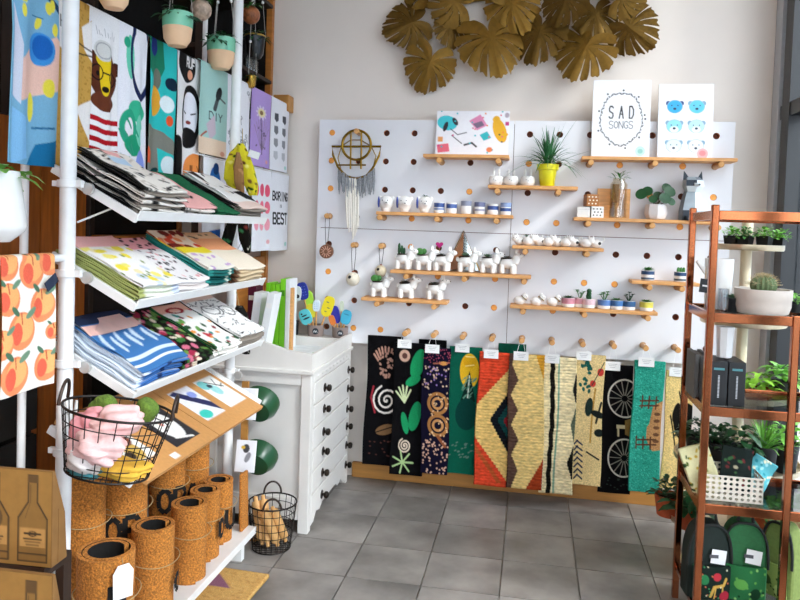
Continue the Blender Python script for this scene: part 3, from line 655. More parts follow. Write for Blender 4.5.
ornament(0, 3, 251.5, .038, '', 'flat bark disc ornament hanging on a peg', False)
ornament(1, 4, 279, .038, '#e2d8c4', 'larger round cream birdhouse ball hanging on peg', True)
ornament(2, 4, 271, .032, '#cdbfa2', 'smaller round tan birdhouse ball hanging on peg', True)
# ---- brass monstera leaves high on the wall
BRASS = M('brushed brass', '#7a5a1e', .45, metal=.7, var=.2, scale=8, bump=.02, rndv=.3)
t = thing('leaf_wall_sculpture', 'cluster of golden metal monstera leaves high on wall', 'sculpture', (0, YB-.02, 2.55))
def monstera(R, seed):
    r = random.Random(seed); b = B(); n = 360; rad = []
    sl = [(.42+.47*k+r.uniform(-.07, .07))*s for k in range(5) for s in (1, -1)]; dp = [r.uniform(.36, .52) for _ in sl]; wd = [r.uniform(.034, .052) for _ in sl]
    for i in range(n):
        a = -math.pi+2*math.pi*i/n          # a=0 is the tip
        hr = .82+.26*max(0, math.cos(a))**4+.12*abs(math.sin(a))
        hr *= 1-.72*max(0, (abs(a)-2.62)/.52)**1.3
        hr *= 1+.02*math.sin(31*a+seed)+.03*math.sin(13*a+2*seed)
        for s_, d, w_ in zip(sl, dp, wd):
            if abs(a-s_) < w_: hr *= d
        rad.append(hr)
    ts = [.03, .18, .32, .46, .6, .74, .87, 1]; vs = []; fs = []
    for q in ts:
        for i in range(n):
            a = -math.pi+2*math.pi*i/n; rr = rad[i]*q*R; q2 = min(1, rad[i]*q); a2 = a-.55*math.sin(a)*(q2-.3 if q2 > .3 else 0)
            x, y = rr*math.cos(a2), rr*math.sin(a2); vs.append((x, y, .10*R-.16*abs(y)-.09*x*x/R+.012*R*math.sin(9*a)*q2))
    for q in range(len(ts)-1):
        for i in range(n): l = (i+1) % n; fs.append((q*n+i, q*n+l, (q+1)*n+l, (q+1)*n+i))
    fs.append(tuple(range(n))); b.add(vs, fs, 0, True); return b.mesh('leaf', BRASS)
lms = [monstera(1, 1), monstera(1, 5), monstera(1, 9)]
for k, (px, py, r, ang, out) in enumerate(((411, 24, 27, 200, .03), (430, 63, 28, 250, .06), (452, 27, 20, 270, .04), (490, 40, 37, 285, .08), (540, 33, 30, 255, .05), (586, 48, 33, 245, .07), (630, 28, 28, 320, .06), (455, 2, 28, 160, .07), (512, 4, 30, 300, .04), (566, 2, 26, 250, .09), (596, 16, 24, 280, .04), (622, -2, 24, 20, .08), (425, -14, 26, 120, .04), (486, -22, 34, 80, .06), (545, -26, 32, 95, .05), (600, -30, 28, 70, .05))):
    c = onY(px, py, YB-out-.03); R = r*ppm(*c)
    tl = Euler((rnd.uniform(-.3, .3), rnd.uniform(-.3, .3), 0)).to_matrix()
    mtx = Matrix.Rotation(math.pi/2, 3, 'X') @ tl @ Matrix.Rotation(math.radians(ang), 3, 'Z')
    o = link('leaf', lms[k % 3], t, (c.x, c.y-(YB-.02), c.z-2.55), mtx.to_euler()); o.scale = (R*1.02,)*3
B().tube([(-.75, 0, .05), (0, -.01, .12), (.5, 0, .08)], .008, 6).obj('support_rod', BRASS, t)
# ================================================================ rugs hung from the row of pegs
RUGM = M('woven rug', rough=.95, var=.3, scale=160, bump=.25, attr=True, spec=.1)
RUGW = M('coarse woven rug', rough=.95, var=.3, scale=60, bump=.4, attr=True, stretch=(.7, .7, 1.6), spec=.1)
FELT = M('brushed rug', rough=.95, var=.2, scale=300, bump=.15, attr=True, spec=.08)
def rug(xl, xr, yt, xbl, yb, Y, cv, label, mat=RUGM, amp=.004, th=.018, tagpx=None, colh=None, hook=None, nm='hanging_rug'):
    TL = onY(xl, yt, Y); TR = onY(xr, yt+ (xr-xl)*.06, Y); BLc = onY(xbl, yb, Y-.01)
    w = TR.x-TL.x; base = Vector(((TL.x+TR.x)/2, Y, BLc.z))
    t = thing('hanging_rug', label, 'rug', base); sk = BLc.x-TL.x; h = TL.z-BLc.z
    ph = rnd.uniform(0, 6)
    def S(u, v):
        x = -w/2+u*w+sk*v*.5+amp*math.sin(7*v+ph+u); y = -.012*v+amp*math.sin(9*v+ph)*.6+amp*.7*math.sin(5*u+ph)
        if mat is RUGW: y += .0028*math.cos(2*math.pi*44*v); x += (.0025*math.cos(2*math.pi*44*v) if u > .98 else (-.0025*math.cos(2*math.pi*44*v) if u < .02 else 0))
        return (x, y, h*(1-v))
    sheet('woven_panel', S, cv, mat, t, th=th)
    if hook is not None:     # printed header card and cord loop over the peg
        hz7 = hz(7)+.0147; hxk = hx(hook)-base.x; zt = h+.0; cw, ch = .075, .045
        cx = max(-w/2+cw/2, min(w/2-cw/2, hxk)); yk = -th/2-.008
        B().box((cx, yk, zt-.004), (cw, .0018, ch)).obj('header_card', CARD, t)
        B().tube([(cx-.02, yk, zt+.016), (hxk-.004, PB-.08-Y, hz7-base.z+.001), (hxk+.004, PB-.08-Y, hz7-base.z+.001), (cx+.02, yk, zt+.016)], .0009, 5).obj('cord', CARD, t)
        b = B()
        for k in range(3): b.box((cx, yk-.0011, zt+.006-.008*k), (cw*(.6-.12*k), .0004, .0016))
        b.obj('header_print', M('grey print', '#8b8b90', .6), t)
    return t
def spiral(cv, x, y, r, c, wd): cv.ln([(x+r*k/40*math.cos(k*.42), y+r*k/40*math.sin(k*.42)) for k in range(41)], wd, c)
K = '#0c0b0d'
hh = 3.55
c1 = Cv(hh, K, 60)
for k in range(9): c1.ln([(.55, 1.05), (.55+.4*math.cos(3.5+.25*k+.1), .75+.45*math.sin(3.7+.25*k))], .05, '#b98b79')
c1.el(.6, .8, .3, .35, K, 0).scatter(40, 2, lambda x, y, r: c1.el(x, y, .045, .03, '#b98b79', r.uniform(0, 3)), .35, .9, .45, 1.15)
spiral(c1, .62, 1.75, .42, '#e8ded5', .05); c1.ln([(.2, 1.4), (.15, 1.7), (.3, 2.1)], .05, '#9c2f3a')
c1.el(.65, 2.55, .3, .14, '#7a5a3c', -.3).ln([(.35, 2.65), (.95, 2.42)], .03, K).scatter(16, 5, lambda x, y, r: c1.el(x, y, .03, .02, '#54322c'), .2, .9, 2.8, 3.3)
rug(369, 403, 335, 361, 463, PB-.048, c1, 'black rug with pale spiral shell and fan shell motifs', FELT)
c2 = Cv(hh, K, 60)
c2.el(.35, .35, .16, .16, '#c9a38e').el(.35, .35, .08, .08, '#5b3a34').el(.75, .55, .2, .42, '#1f9a5e', .35).el(.6, 1.0, .25, .12, '#1f9a5e', -.5).el(.85, .3, .1, .1, '#1f9a5e')
for k in range(5): c2.ln([(.35, 1.6), (.35+.28*math.cos(3.6+.45*k), 1.45+.3*math.sin(3.6+.5*k))], .05, '#cfd8a8')
c2.el(.7, 1.95, .18, .4, '#1d8f58', .2).el(.4, 2.15, .1, .3, '#1d8f58', -.3); spiral(c2, .45, 2.75, .2, '#d9c6b2', .04)
for k in range(7): c2.ln([(.4, 3.2), (.4+.32*math.cos(.9*k), 3.2+.3*math.sin(.9*k))], .045, '#a9c58a')
rug(395, 427, 342, 390, 473, PB-.078, c2, 'black rug with green birds and white sprigs', FELT, hook=3)
c3 = Cv(4.0, '#100d22', 60)
c3.scatter(50, 8, lambda x, y, r: c3.el(x, y, .03, .03, r.choice(['#b99a86', '#8a6cab', '#d2b39a'])), .05, .95, .6, 1.3).ln([(.4, .5), (.95, .45)], .05, '#9a5a4a').el(.75, .48, .15, .06, '#c98a4a')
for y in (1.75, 2.45): c3.el(.6, y, .36, .36, '#a5713f', 0, .72).el(.6, y, .2, .2, '#c08a56', 0, .6).scatter(18, int(y*9), lambda x, yy, r: c3.el(x, yy, .035, .02, '#d9b58c', r.uniform(0, 3)), .3, .95, y-.35, y+.35)
c3.ln([(.6, 2.8), (.85, 3.1)], .1, '#8a4f30').scatter(70, 4, lambda x, y, r: c3.el(x, y, .03, .03, '#c9a08a'), .05, .95, 2.9, 4.0).scatter(60, 14, lambda x, y, r: c3.el(x, y, .02, .02, '#9a4358'), 0, 1, 0, .5)
rug(423.5, 451, 347, 421, 472, PB-.108, c3, 'dark navy rug with copper paisley rings and dots', FELT, hook=4)
c4 = Cv(4.0, '#0d5a45', 60)
c4.el(.62, .75, .3, .55, '#e3b526').el(.62, .45, .2, .2, '#d9a51c').ln([(.5, .3), (.75, .3)], .03, '#f3dd8a').ln([(.5, .6), (.75, .55)], .03, '#f3dd8a').pg([(.62, .75), (.38, 1.7), (.86, 1.7)], '#0b2620').ln([(.62, .9), (.6, 1.9)], .04, '#cdd9c9').scatter(30, 9, lambda x, y, r: c4.ln([(x, y), (x+.08, y-.1)], .025, '#5e8d78'), .4, .8, 1.0, 1.7)
c4.el(.6, 2.1, .35, .5, '#0a3a33').scatter(26, 3, lambda x, y, r: c4.el(x, y, .045, .02, '#5f7d70', -.6), .1, .9, 3.0, 3.5)
rug(450, 482, 346, 446.5, 472, PB-.062, c4, 'dark green rug with a yellow feather motif', FELT, hook=5)
TAN, RED = '#e2bd72', '#d8492c'
c5 = Cv(3.9, TAN, 64)
c5.pg([(0, 0), (1, 0), (1, .35), (0, 1.55)], RED).pg([(0, 2.5), (1, 3.75), (1, 3.9), (0, 3.9)], RED).pg([(1, 1.05), (.45, 1.95), (1, 2.9)], '#10141a').pg([(1, 1.4), (.68, 1.95), (1, 2.5)], '#12403e').pg([(1, 1.75), (.85, 1.95), (1, 2.2)], '#7c1d22')
c5.pg([(0, 2.7), (.0, 2.9), (.7, 3.8), (.85, 3.8)], '#b5562c')
rug(479.5, 512, 352, 472, 483, PB-.096, c5, 'red and tan woven rug with black diamond', RUGW, hook=6)
c6 = Cv(3.9, '#e4c57f', 60)
zz = [(0, 0), (.12, 0)] + [((.28 if k % 2 else .08), .3+.44*k) for k in range(8)] + [(.12, 3.9), (0, 3.9)]
c6.pg([(x+.02, y) for x, y in zz[1:-1]] + [(-.03, 3.9), (.0, 3.0), (-.02, 1.5), (.0, 0)], '#5b4238').pg([(1, 3.0), (.55, 3.9), (1, 3.9)], '#a53f1e').pg([(.75, 0), (1, 0), (1, .7)], '#d79a2f')
rug(509.5, 545, 354, 508.5, 486, PB-.118, c6, 'tan woven rug with brown zigzag edge', RUGW, hook=7)
c7 = Cv(3.9, '#ead9ac', 60)
for k in range(14):
    y = .28*k; s = .03*(k % 2)
    c7.pg([(.2+s, y), (.34+s, y), (.36-s, y+.28), (.22-s, y+.28)], '#15130f')
c7.pg([(.45, 0), (.5, 0), (.46, 3.9), (.4, 3.9)], '#7fa38a').pg([(1, .4), (.88, .9), (1, 1.3)], '#1b1a18').pg([(1, 1.4), (.86, 1.9), (1, 2.4)], '#56604e').pg([(1, 2.5), (.82, 3.0), (1, 3.5)], '#16150f')
rug(544.5, 577, 357, 540, 491, PB-.09, c7, 'cream woven rug with jagged black stripe', RUGW, hook=8)
c8 = Cv(3.9, '#dfc48a', 64)
c8.scatter(20, 6, lambda x, y, r: c8.el(x, y, .05, .07, '#1f5a4e', r.uniform(0, 3)), .15, .6, .15, 1.1).el(.85, .5, .11, .12, '#c23a33').el(.62, .85, .1, .1, '#c23a33').ln([(.95, .2), (.6, .9)], .03, '#1c3a30')
c8.ln([(.72, 1.0), (.62, 2.6)], .06, '#b4873c').el(.55, 1.55, .13, .28, '#20302c', .1).el(.85, 1.75, .24, .1, '#18201e', .3).el(.9, 2.3, .16, .12, '#18201e').ln([(.95, 1.4), (.8, 2.0)], .07, '#18201e').ln([(.5, 2.9), (.9, 3.1)], .05, '#1c1c1a')
for k in range(7): c8.ln([(.18+.03*math.sin(k), 3.6-.17*k), (.36, 3.72-.17*k)], .05, '#1c2a44'); c8.ln([(.2, 3.6-.17*k), (.08, 3.72-.17*k)], .05, '#1c2a44')
rug(576, 605, 354, 570, 483, PB-.075, c8, 'tan rug with leaf sprigs and red berries', RUGM, hook=9)
c9 = Cv(4.1, '#0e0d0f', 64)
for y in (1.05, 2.95):
    c9.el(.75, y, .5, .62, '#d9d4c6', 0, .92)
    for k in range(14): c9.ln([(.75, y), (.75+.47*math.cos(k*math.pi/7), y+.58*math.sin(k*math.pi/7))], .02, '#a8a294')
    c9.el(.75, y, .09, .1, '#0e0d0f')
c9.rc(.5, 1.9, .75, 2.02, '#cfc39a').pg([(.75, 1.75), (1, 1.65), (1, 2.3), (.75, 2.2)], '#8a6a3a').ln([(.55, 1.95), (.55, 2.25)], .06, '#cfc39a').scatter(14, 3, lambda x, y, r: c9.el(x, y, .03, .02, '#2e3a34'), .1, .9, 3.6, 4.0)
rug(601, 634, 364, 599.5, 491, PB-.056, c9, 'black rug with white bicycle wheels', FELT, hook=10)
c10 = Cv(3.9, '#2f9c86', 64)
c10.scatter(500, 3, lambda x, y, r: c10.el(x, y, .03, .02, r.choice(['#3aaa92', '#268672', '#44b59c'])))
c10.pg([(.55, 2.3), (.55, 1.95), (.62, 1.85), (.7, 1.3), (1, 1.15), (1, 2.6), (.75, 2.65), (.62, 2.45)], '#b98a5a')
for y in (1.2, 1.35, 2.35, 2.5): c10.ln([(.25, y), (.85, y-.05)], .05, '#5b3a2a')
for x in (.32, .55, .78): c10.ln([(x, 1.05), (x, 1.4)], .05, '#5b3a2a'); c10.ln([(x-.1, 2.25), (x-.1, 2.6)], .05, '#5b3a2a')
for k in range(5): c10.el(.85, 1.55+.2*k, .1, .05, '#6d4a33')
rug(634.5, 664.5, 360, 626.5, 490, PB-.12, c10, 'teal rug with a brown castle motif', RUGM, hook=11)
c11 = Cv(3.4, '#e3c581', 60)
c11.el(.75, 1.45, .45, .55, '#14130f').el(.4, 1.2, .12, .3, '#14130f', .3).ln([(.2, 1.3), (.45, 2.3), (.8, 2.4)], .05, '#14130f').ln([(.5, .6), (.6, 1.0)], .05, '#14130f')
rug(667, 694, 370, 658, 487, PB-.09, c11, 'sand coloured rug with black animal behind copper rack', RUGM, hook=12)
cz = Cv(3.9, '#0b0a0c', 30); rug(420, 447, 339, 418, 466, PB-.03, cz, 'plain black rug mostly hidden behind the navy paisley rug', FELT)
cz = Cv(3.9, '#0d4a38', 30); rug(499, 527, 343, 497, 470, PB-.03, cz, 'dark green rug mostly hidden behind the zigzag rug', FELT)
# ================================================================ white dresser
DW = M('worn white paint', '#dedad5', .5, var=.05, scale=6, bump=.03)
DX, DY0, DY1, DXL = -.955, 3.10, 3.825, -1.46
KN = M('bronze knob', '#2a211b', .4, metal=.7, var=.2)
t = thing('dresser', 'worn white dresser with six drawers and tray top', 'dresser', ((DX+DXL)/2, (DY0+DY1)/2, 0))
ox, oy = t.location.x, t.location.y
def db(name, x0, x1, y0, y1, z0, z1, mat=DW, bev=.003, par=None): return B().box(((x0+x1)/2-ox, (y0+y1)/2-oy, (z0+z1)/2), (x1-x0, y1-y0, z1-z0)).obj(name, mat, par or t, bevel=bev)
db('carcass', DXL, DX-.02, DY0+.025, DY1-.01, .1, .735)
db('side_frame', DX-.05, DX-.002, DY0+.005, DY0+.05, 0, .735); db('side_frame', DXL, DXL+.05, DY0+.005, DY0+.03, 0, .735); db('side_rail', DXL+.05, DX-.05, DY0+.008, DY0+.028, .68, .735); db('side_rail', DXL+.05, DX-.05, DY0+.008, DY0+.028, .06, .16)
db('corner_post', DX-.04, DX-.001, DY1-.04, DY1-.005, 0, .735)
db('top_moulding', DXL-.01, DX+.012, DY0-.012, DY1, .735, .752)
# apron with scalloped edge
ap = [(DY0+.05, .1), (DY0+.05, .02), (DY0+.1, .025), (DY0+.14, .06), (DY0+.2, .045), (DY0+.25, .075), (DY1-.25, .075), (DY1-.2, .045), (DY1-.14, .06), (DY1-.1, .025), (DY1-.04, .02), (DY1-.04, .1)]
B().prism([(u-oy, v) for u, v in reversed(ap)], DX-.02-ox, DX-.003-ox, 'x').obj('apron', DW, t)
zc = [.632, .53, .418, .323, .219, .111]
zz = [.69]+[(a+b)/2 for a, b in zip(zc[:-1], zc[1:])]+[.068]
km = B().lathe([(.006, 0), (.005, .008), (.012, .012), (.0135, .02), (.009, .025), (.002, .026)], n=14).mesh('knob', KN)
kp = B().lathe([(.017, 0), (.015, .002), (.002, .003)], n=14).mesh('back_plate', KN)
for k in range(6):
    d = db('drawer', DX-.022, DX+.001, DY0+.055, DY1-.045, zz[k+1]+.0035, zz[k]-.0035, bev=.004)
    for yk in (3.315, 3.765):
        kk = link('knob', km, d, (DX+.001-ox, yk-oy, zc[k]), (0, math.pi/2, 0)); kk.scale = (1.3,)*3; link('knob_plate', kp, kk)
db('carved_rail', DX-.022, DX-.0005, DY0+.05, DY1-.04, .69, .735)
b = B()
for k in range(9): b.sph((DX-ox, DY0+.12+.065*k-oy, .712), (.004, .024, .008), 10, 6)
b.obj('carving', DW, t)
# tray top
B().prism([(DX-ox, .752), (DX-ox, .826), (DX-.12-ox, .84), (DX-.3-ox, .89), (DXL-ox, .9), (DXL-ox, .752)], DY0-oy, DY0+.02-oy, 'y').obj('tray_side', DW, t)
db('tray_front', DX-.018, DX+.001, DY0+.02, DY1-.0, .752, .824)
db('tray_ledge', DXL, DX-.018, 3.72, DY1, .752, .805); db('tray_floor', DXL, DX-.018, DY0+.02, 3.72, .752, .757, M('pale cloth lining', '#dfe3e4', .8), 0)
LED = .8055
# green leaf print on the tray floor: flat paper cards
for k, (x, y, r) in enumerate(((-1.18, 3.36, .4), (-1.05, 3.5, -.5), (-1.25, 3.55, .1))):
    cv = Cv(.7, '#e7ecec', 36); cv.el(.4, .35, .22, .14, '#8fc58d', .4).el(.62, .3, .2, .09, '#a9d3a3', -.5)
    o = sheet('leaf_card', flat((-.06, .04, 0), (.12, 0, 0), (0, -.08, 0)), cv, PAPER, None, .001, (x, y, .7585), (0, 0, r)); tag(o, 'small card with green leaf print lying in dresser tray', 'card', 'leaf cards in the tray')
# ---- utensil pots
def utpot(px, r, h, col, label, logo=True):
    x = Xat(px, 3.765, LED); t = thing('utensil_pot', label, 'pot', (x, 3.765, LED+.0003))
    B().lathe([(r*.92, 0), (r*.95, .003), (r, h), (r*.93, h), (r*.9, .01), (.002, .008)], n=24).obj('pot', M('pot '+col, col, .7, var=.06), t)
    if logo:
        B().lathe([(h*.28, 0), (h*.27, .003)], n=20, T=Matrix.Translation((.012, -r*.955, h*.5)) @ Matrix.Rotation(math.pi/2, 4, 'X')).obj('badge', M('navy badge', '#1a2430', .5), t)
        b = B()
        for q in (-1, 1): b.tube([(.012+q*h*.08-.006, -r*1.01-.002, h*.4), (.012+q*h*.08, -r*1.01-.002, h*.6), (.012+q*h*.08+.006, -r*1.01-.002, h*.4)], .0014, 4)
        b.obj('badge_print', CARD, t)
    return t.location
TAU = '#8c7a73'
pA = utpot(315.5, .045, .062, TAU, 'taupe utensil pot with round badge full of spatulas'); pB = utpot(340, .044, .058, TAU, 'taupe utensil pot with round badge nearest the pegboard')
pC = utpot(293, .03, .075, '#191a1c', 'slim black jar with white print on dresser', False)
def spat(px, py, w, h, col, pot, label, face=None, dots=None, name='spatula', mug=False, dy=0):
    hd = onY(px, py, 3.755+dy); w *= 1.15; h *= 1.15; foot = Vector(pot)+Vector((max(-.022, min(.022, (hd.x-pot[0])*.3)), dy*.3, .014))
    ax = (hd-foot); L = ax.length; q = ax.to_track_quat('Z', 'Y'); a = q.to_euler()
    ang = math.atan2(ax.x, ax.z)
    t = thing(name, label, 'utensil', foot, (0, ang, 0)); Lh = L
    B().lathe([(.004, 0), (.0055, .05), (.005, Lh-h*.3)], n=10).obj('handle', PINEX, t)
    pr_ = []
    for k in range(24):
        u = 2*math.pi*k/24; cu, su = math.cos(u), math.sin(u); pr_.append((w/2*math.copysign(abs(cu)**.7, cu), Lh+h/2*math.copysign(abs(su)**.7, su)))
    B().prism(pr_, -.005, .005, 'y').obj('head', M('silicone '+col, col, .45, var=.04, bump=0), t, bevel=.002)
    if face:
        b = B()
        for u, v, r1, r2 in face: b.sph((u*w, -.0052, Lh+v*h), (r1*w, .0012, r2*w), 10, 6)
        b.obj('print', M('print '+dots, dots, .5, bump=0), t)
E2 = [(-.2, .12, .08, .12), (.2, .12, .08, .12), (0, -.12, .2, .05)]
GR = [(x*.2, y*.16, .06, .04) for x in (-1.2, 0, 1.2) for y in (-1.5, -.5, .5, 1.5)]
spat(303, 291, .055, .085, '#1f2f96', pA, 'navy spatula with rows of small print', GR, '#5a6fc8', dy=.02)
spat(309.5, 299, .045, .08, '#a8d83a', pA, 'lime green spatula behind navy one', dy=.03)
spat(304.5, 318, .06, .075, '#5cc4cf', pA, 'aqua spatula with a black smile print', [(-.05, .1, .25, .06), (.05, -.1, .3, .07), (-.2, .25, .08, .08)], '#22303a', dy=-.02)
spat(316, 306, .036, .055, '#d7e4ee', pA, 'white and blue checked spatula head', GR, '#3f86b8', dy=.0)
spat(327, 307, .055, .1, '#ecd51b', pA, 'bright yellow spatula with grey leaf marks', [(-.1, .2, .15, .05), (.1, -.05, .15, .05), (-.05, -.25, .12, .05)], '#7d7f5a', dy=-.01)
spat(311, 311, .045, .07, '#d8c928', pA, 'mustard yellow spatula behind aqua one', dy=.01)
spat(335, 315, .042, .085, '#22289a', pB, 'deep blue spatula in the taupe pot', dy=.0)
spat(345, 318, .05, .07, '#47b4d4', pB, 'sky blue mug shaped spatula in taupe pot', [(.0, .2, .3, .06)], '#2c88ac', dy=-.015)
spat(342, 306, .02, .05, '#cfd6c0', pB, 'narrow pale green spreader in taupe pot', dy=.02)
spat(331, 322, .03, .05, '#e07a2a', pB, 'small orange spoon in taupe pot', dy=-.03)
spat(296, 294, .048, .075, '#e5e9ea', pC, 'white spatula with black abstract shapes', [(-.15, .2, .22, .15), (.15, -.15, .2, .2), (-.2, -.25, .1, .1)], '#20242a')
spat(289.5, 300, .03, .06, '#e2b36b', pC, 'plain wooden spoon in black jar', dy=.02)
# ---- boxes and green sleeves standing on the dresser
def slab(px0, px1, ytop, Y, dep, mat, label, group, name, zb=.7575, lean=0, cat='box', extra=None):
    x0, x1 = Xat(px0, Y, 1), Xat(px1, Y, 1); zt = Zat(ytop, (x0+x1)/2, Y); h = zt-zb
    t = thing(name, label, cat, ((x0+x1)/2, Y+dep/2, zb), (0, lean, 0), group)
    B().box((0, 0, h/2), (x1-x0-.001, dep, h)).obj('sleeve', mat, t, bevel=.002)
    B().box((0, -dep/2-.0006, h*.8), ((x1-x0)*.7, .001, h*.08)).obj('printed_label', extra or CARD, t)
    return t
LIME = M('lime card', '#7fd61e', .5, var=.04); WBOX = M('white glossy card', '#eef0f2', .35, var=.02, bump=0); MAG = M('plum card', '#5c1036', .5, var=.1)
for a, b_, y in ((265.5, 270, 283), (270.3, 274.8, 284), (275, 279.5, 284), (279.8, 285, 279)): slab(a, b_, y, 3.56, .12, LIME, 'bright lime green card sleeve standing on dresser', 'lime sleeves', 'card_sleeve', extra=M('leaf green ink', '#4c9a1c', .5))
slab(285.2, 289.5, 279, 3.56, .12, WBOX, 'white card sleeve next to lime sleeves', None, 'card_sleeve')
slab(289.8, 292.6, 288, 3.5, .03, PINE, 'thin kraft wooden ruler standing by lime sleeves', None, 'ruler', extra=PINEX)
slab(248, 256, 292, 3.4, .1, WBOX, 'narrow white box leaning beside plum boxes', 'narrow white boxes', 'narrow_box', lean=.1)
slab(257.5, 265, 292, 3.36, .1, WBOX, 'tilted narrow white box in front of lime sleeves', None, 'narrow_box', lean=.16)
slab(238, 247, 287, 3.62, .1, MAG, 'plum coloured box at back of dresser', 'plum boxes', 'plum_box'); slab(247.5, 256, 286, 3.62, .1, MAG, 'plum coloured box at back of dresser', 'plum boxes', 'plum_box')
slab(256.5, 264, 296, 3.66, .05, M('dark maroon card', '#3a0d22', .5), 'dark maroon box between plum box and lime sleeves', None, 'plum_box')
# ================================================================ wire baskets
WIRE = M('dark wire', '#2a2522', .5, metal=.7, var=.1)
def wire_basket(name, label, loc, rt, rb, h, nv, nr, rot=(0, 0, 0), hr=.05, hang=0, oval=1.0, wr=.0017):
    t = thing(name, label, 'basket', loc, rot); n = 36
    def ring(k, rad): z = h*k; return [(rad*math.cos(2*math.pi*i/n), rad*oval*math.sin(2*math.pi*i/n), z) for i in range(n)]
    B().tube(ring(1, rt), .0035, 6, closed=True).obj('rim', WIRE, t); B().tube([(x, y, z+.003) for x, y, z in ring(0, rb)], .0028, 6, closed=True).obj('base_ring', WIRE, t)
    b = B()
    for q in range(1, nr): f_ = q/nr; b.tube(ring(f_, rb+(rt-rb)*f_), wr, 5, closed=True)
    for i in range(nv):
        a = 2*math.pi*i/nv; b.tube([(rb*math.cos(a), rb*oval*math.sin(a), .003), (rt*math.cos(a), rt*oval*math.sin(a), h)], wr, 5)
    for i in range(-3, 4):
        x = rb*i/4; y = oval*math.sqrt(rb*rb-x*x); b.tube([(x, -y, .003), (x, y, .003)], wr, 4); b.tube([(y/oval, x*oval, .0045), (-y/oval, x*oval, .0045)], wr, 4)
    b.obj('wire_mesh', WIRE, t)
    for s in (-1, 1):
        c = (0, s*rt*oval) if not hang else (s*rt, 0)
        pts = [((hr*math.cos(q), c[1], h+hr*1.35*math.sin(q)) if not hang else (c[0], hr*math.cos(q), h+hr*1.35*math.sin(q))) for q in [math.pi*k/14 for k in range(15)]]
        B().tube(pts, .0045, 8).obj('handle', M('bronze tube', '#3d2f27', .45, metal=.5), t)
    return t
bc = onZ(277, 543, 0); bx, by = bc.x-.01, bc.y-.045
wire_basket('wire_basket', 'dark wire basket with loop handles on floor beside dresser', (bx, by, .0015), .105, .082, .2, 20, 6, (0, 0, .35), .038)
WOODR = M('turned beech', '#d8a566', .55, var=.14, scale=14, stretch=(8, 8, .8))
for k, (x0, y0, x1, y1, z1) in enumerate(((-.045, -.03, -.075, .02, .22), (-.01, -.045, -.045, .03, .225), (.03, -.03, -.01, -.055, .21), (.05, .02, .02, -.02, .2), (0, .04, -.05, -.02, .19))):
    p0, p1 = Vector((bx+x0*.9+.01, by+y0, .032)), Vector((bx+x1-.01, by+y1, z1-.02)); L = (p1-p0).length
    t = thing('rolling_pin', 'pale wooden rolling pin standing in floor basket', 'rolling pin', p0, (p1-p0).to_track_quat('Z', 'Y').to_euler(), 'rolling pins in the floor basket')
    B().lathe([(.019, .012), (.021, .018), (.021, L-.02), (.019, L-.012)], n=16).obj('barrel', WOODR, t); B().lathe([(.004, -.012), (.009, -.008), (.009, .012)], n=12).obj('handle', WOODR, t); B().lathe([(.009, L-.012), (.009, L+.006), (.004, L+.01)], n=12).obj('handle', WOODR, t)
# ================================================================ doormat on the floor
cv = Cv(.62, '#d2a45c', 90)
cv.scatter(900, 5, lambda x, y, r: cv.el(x, y, .008, .006, r.choice(['#c4924a', '#dcb46e', '#b98644'])))
cv.pg([(.42, .08), (.72, .06), (.86, .2), (.5, .22)], '#8d5a72').pg([(.12, .36), (.62, .28), (.78, .37), (.2, .44)], '#cf8b1e').pg([(0, .5), (.4, .47), (.6, .58), (.3, .62), (0, .62)], '#16130f')
COIR = M('coir mat', rough=.95, var=.25, scale=260, bump=.3, attr=True)
o = sheet('doormat', flat((-.36, .2, .012), (.72, 0, 0), (0, -.45, 0)), cv, COIR, None, .014, (-1.34, 2.48, 0), (0, 0, -.04), off=-1); tag(o, 'tan coir doormat with purple and mustard triangles on floor', 'doormat')
# ================================================================ white display rack on the left
PXk, Y1, Y2 = -1.295, 1.832, 2.975
TH = math.atan2(.14, .27); SL = .304; CT, STn = math.cos(TH), math.sin(TH)
ZF = [1.418, 1.165, .908, .655]; SX0, SY0, SY1 = -1.372, 1.875, 2.865
rk = thing('display_rack', 'white tubular display rack with four sloping shelves', 'rack', (PXk, (Y1+Y2)/2, 0))
RO = Vector(rk.location)
def rp(b, name, mat=WMETAL, par=None, bevel=0):
    o = b.obj(name, mat, par or rk, bevel=bevel)
    if not par: o.location = -RO
    return o
for y in (Y1, Y2): rp(B().lathe([(.022, .0), (.022, 2.95)], c=(PXk, y, 0), n=24), 'pole')
for y in (Y1, Y2): rp(B().lathe([(.012, .0), (.012, 2.95)], c=(SX0-.10, y+.05, 0), n=16), 'back_pole')
rp(B().tube([(PXk, Y1-1.0, 2.93), (PXk, Y2+.9, 2.93)], .02, 14), 'top_rail')
def sp(k, s, y, n=0): return Vector((SX0+s*CT+n*STn, y, ZF[k]+.14-s*STn+n*CT))
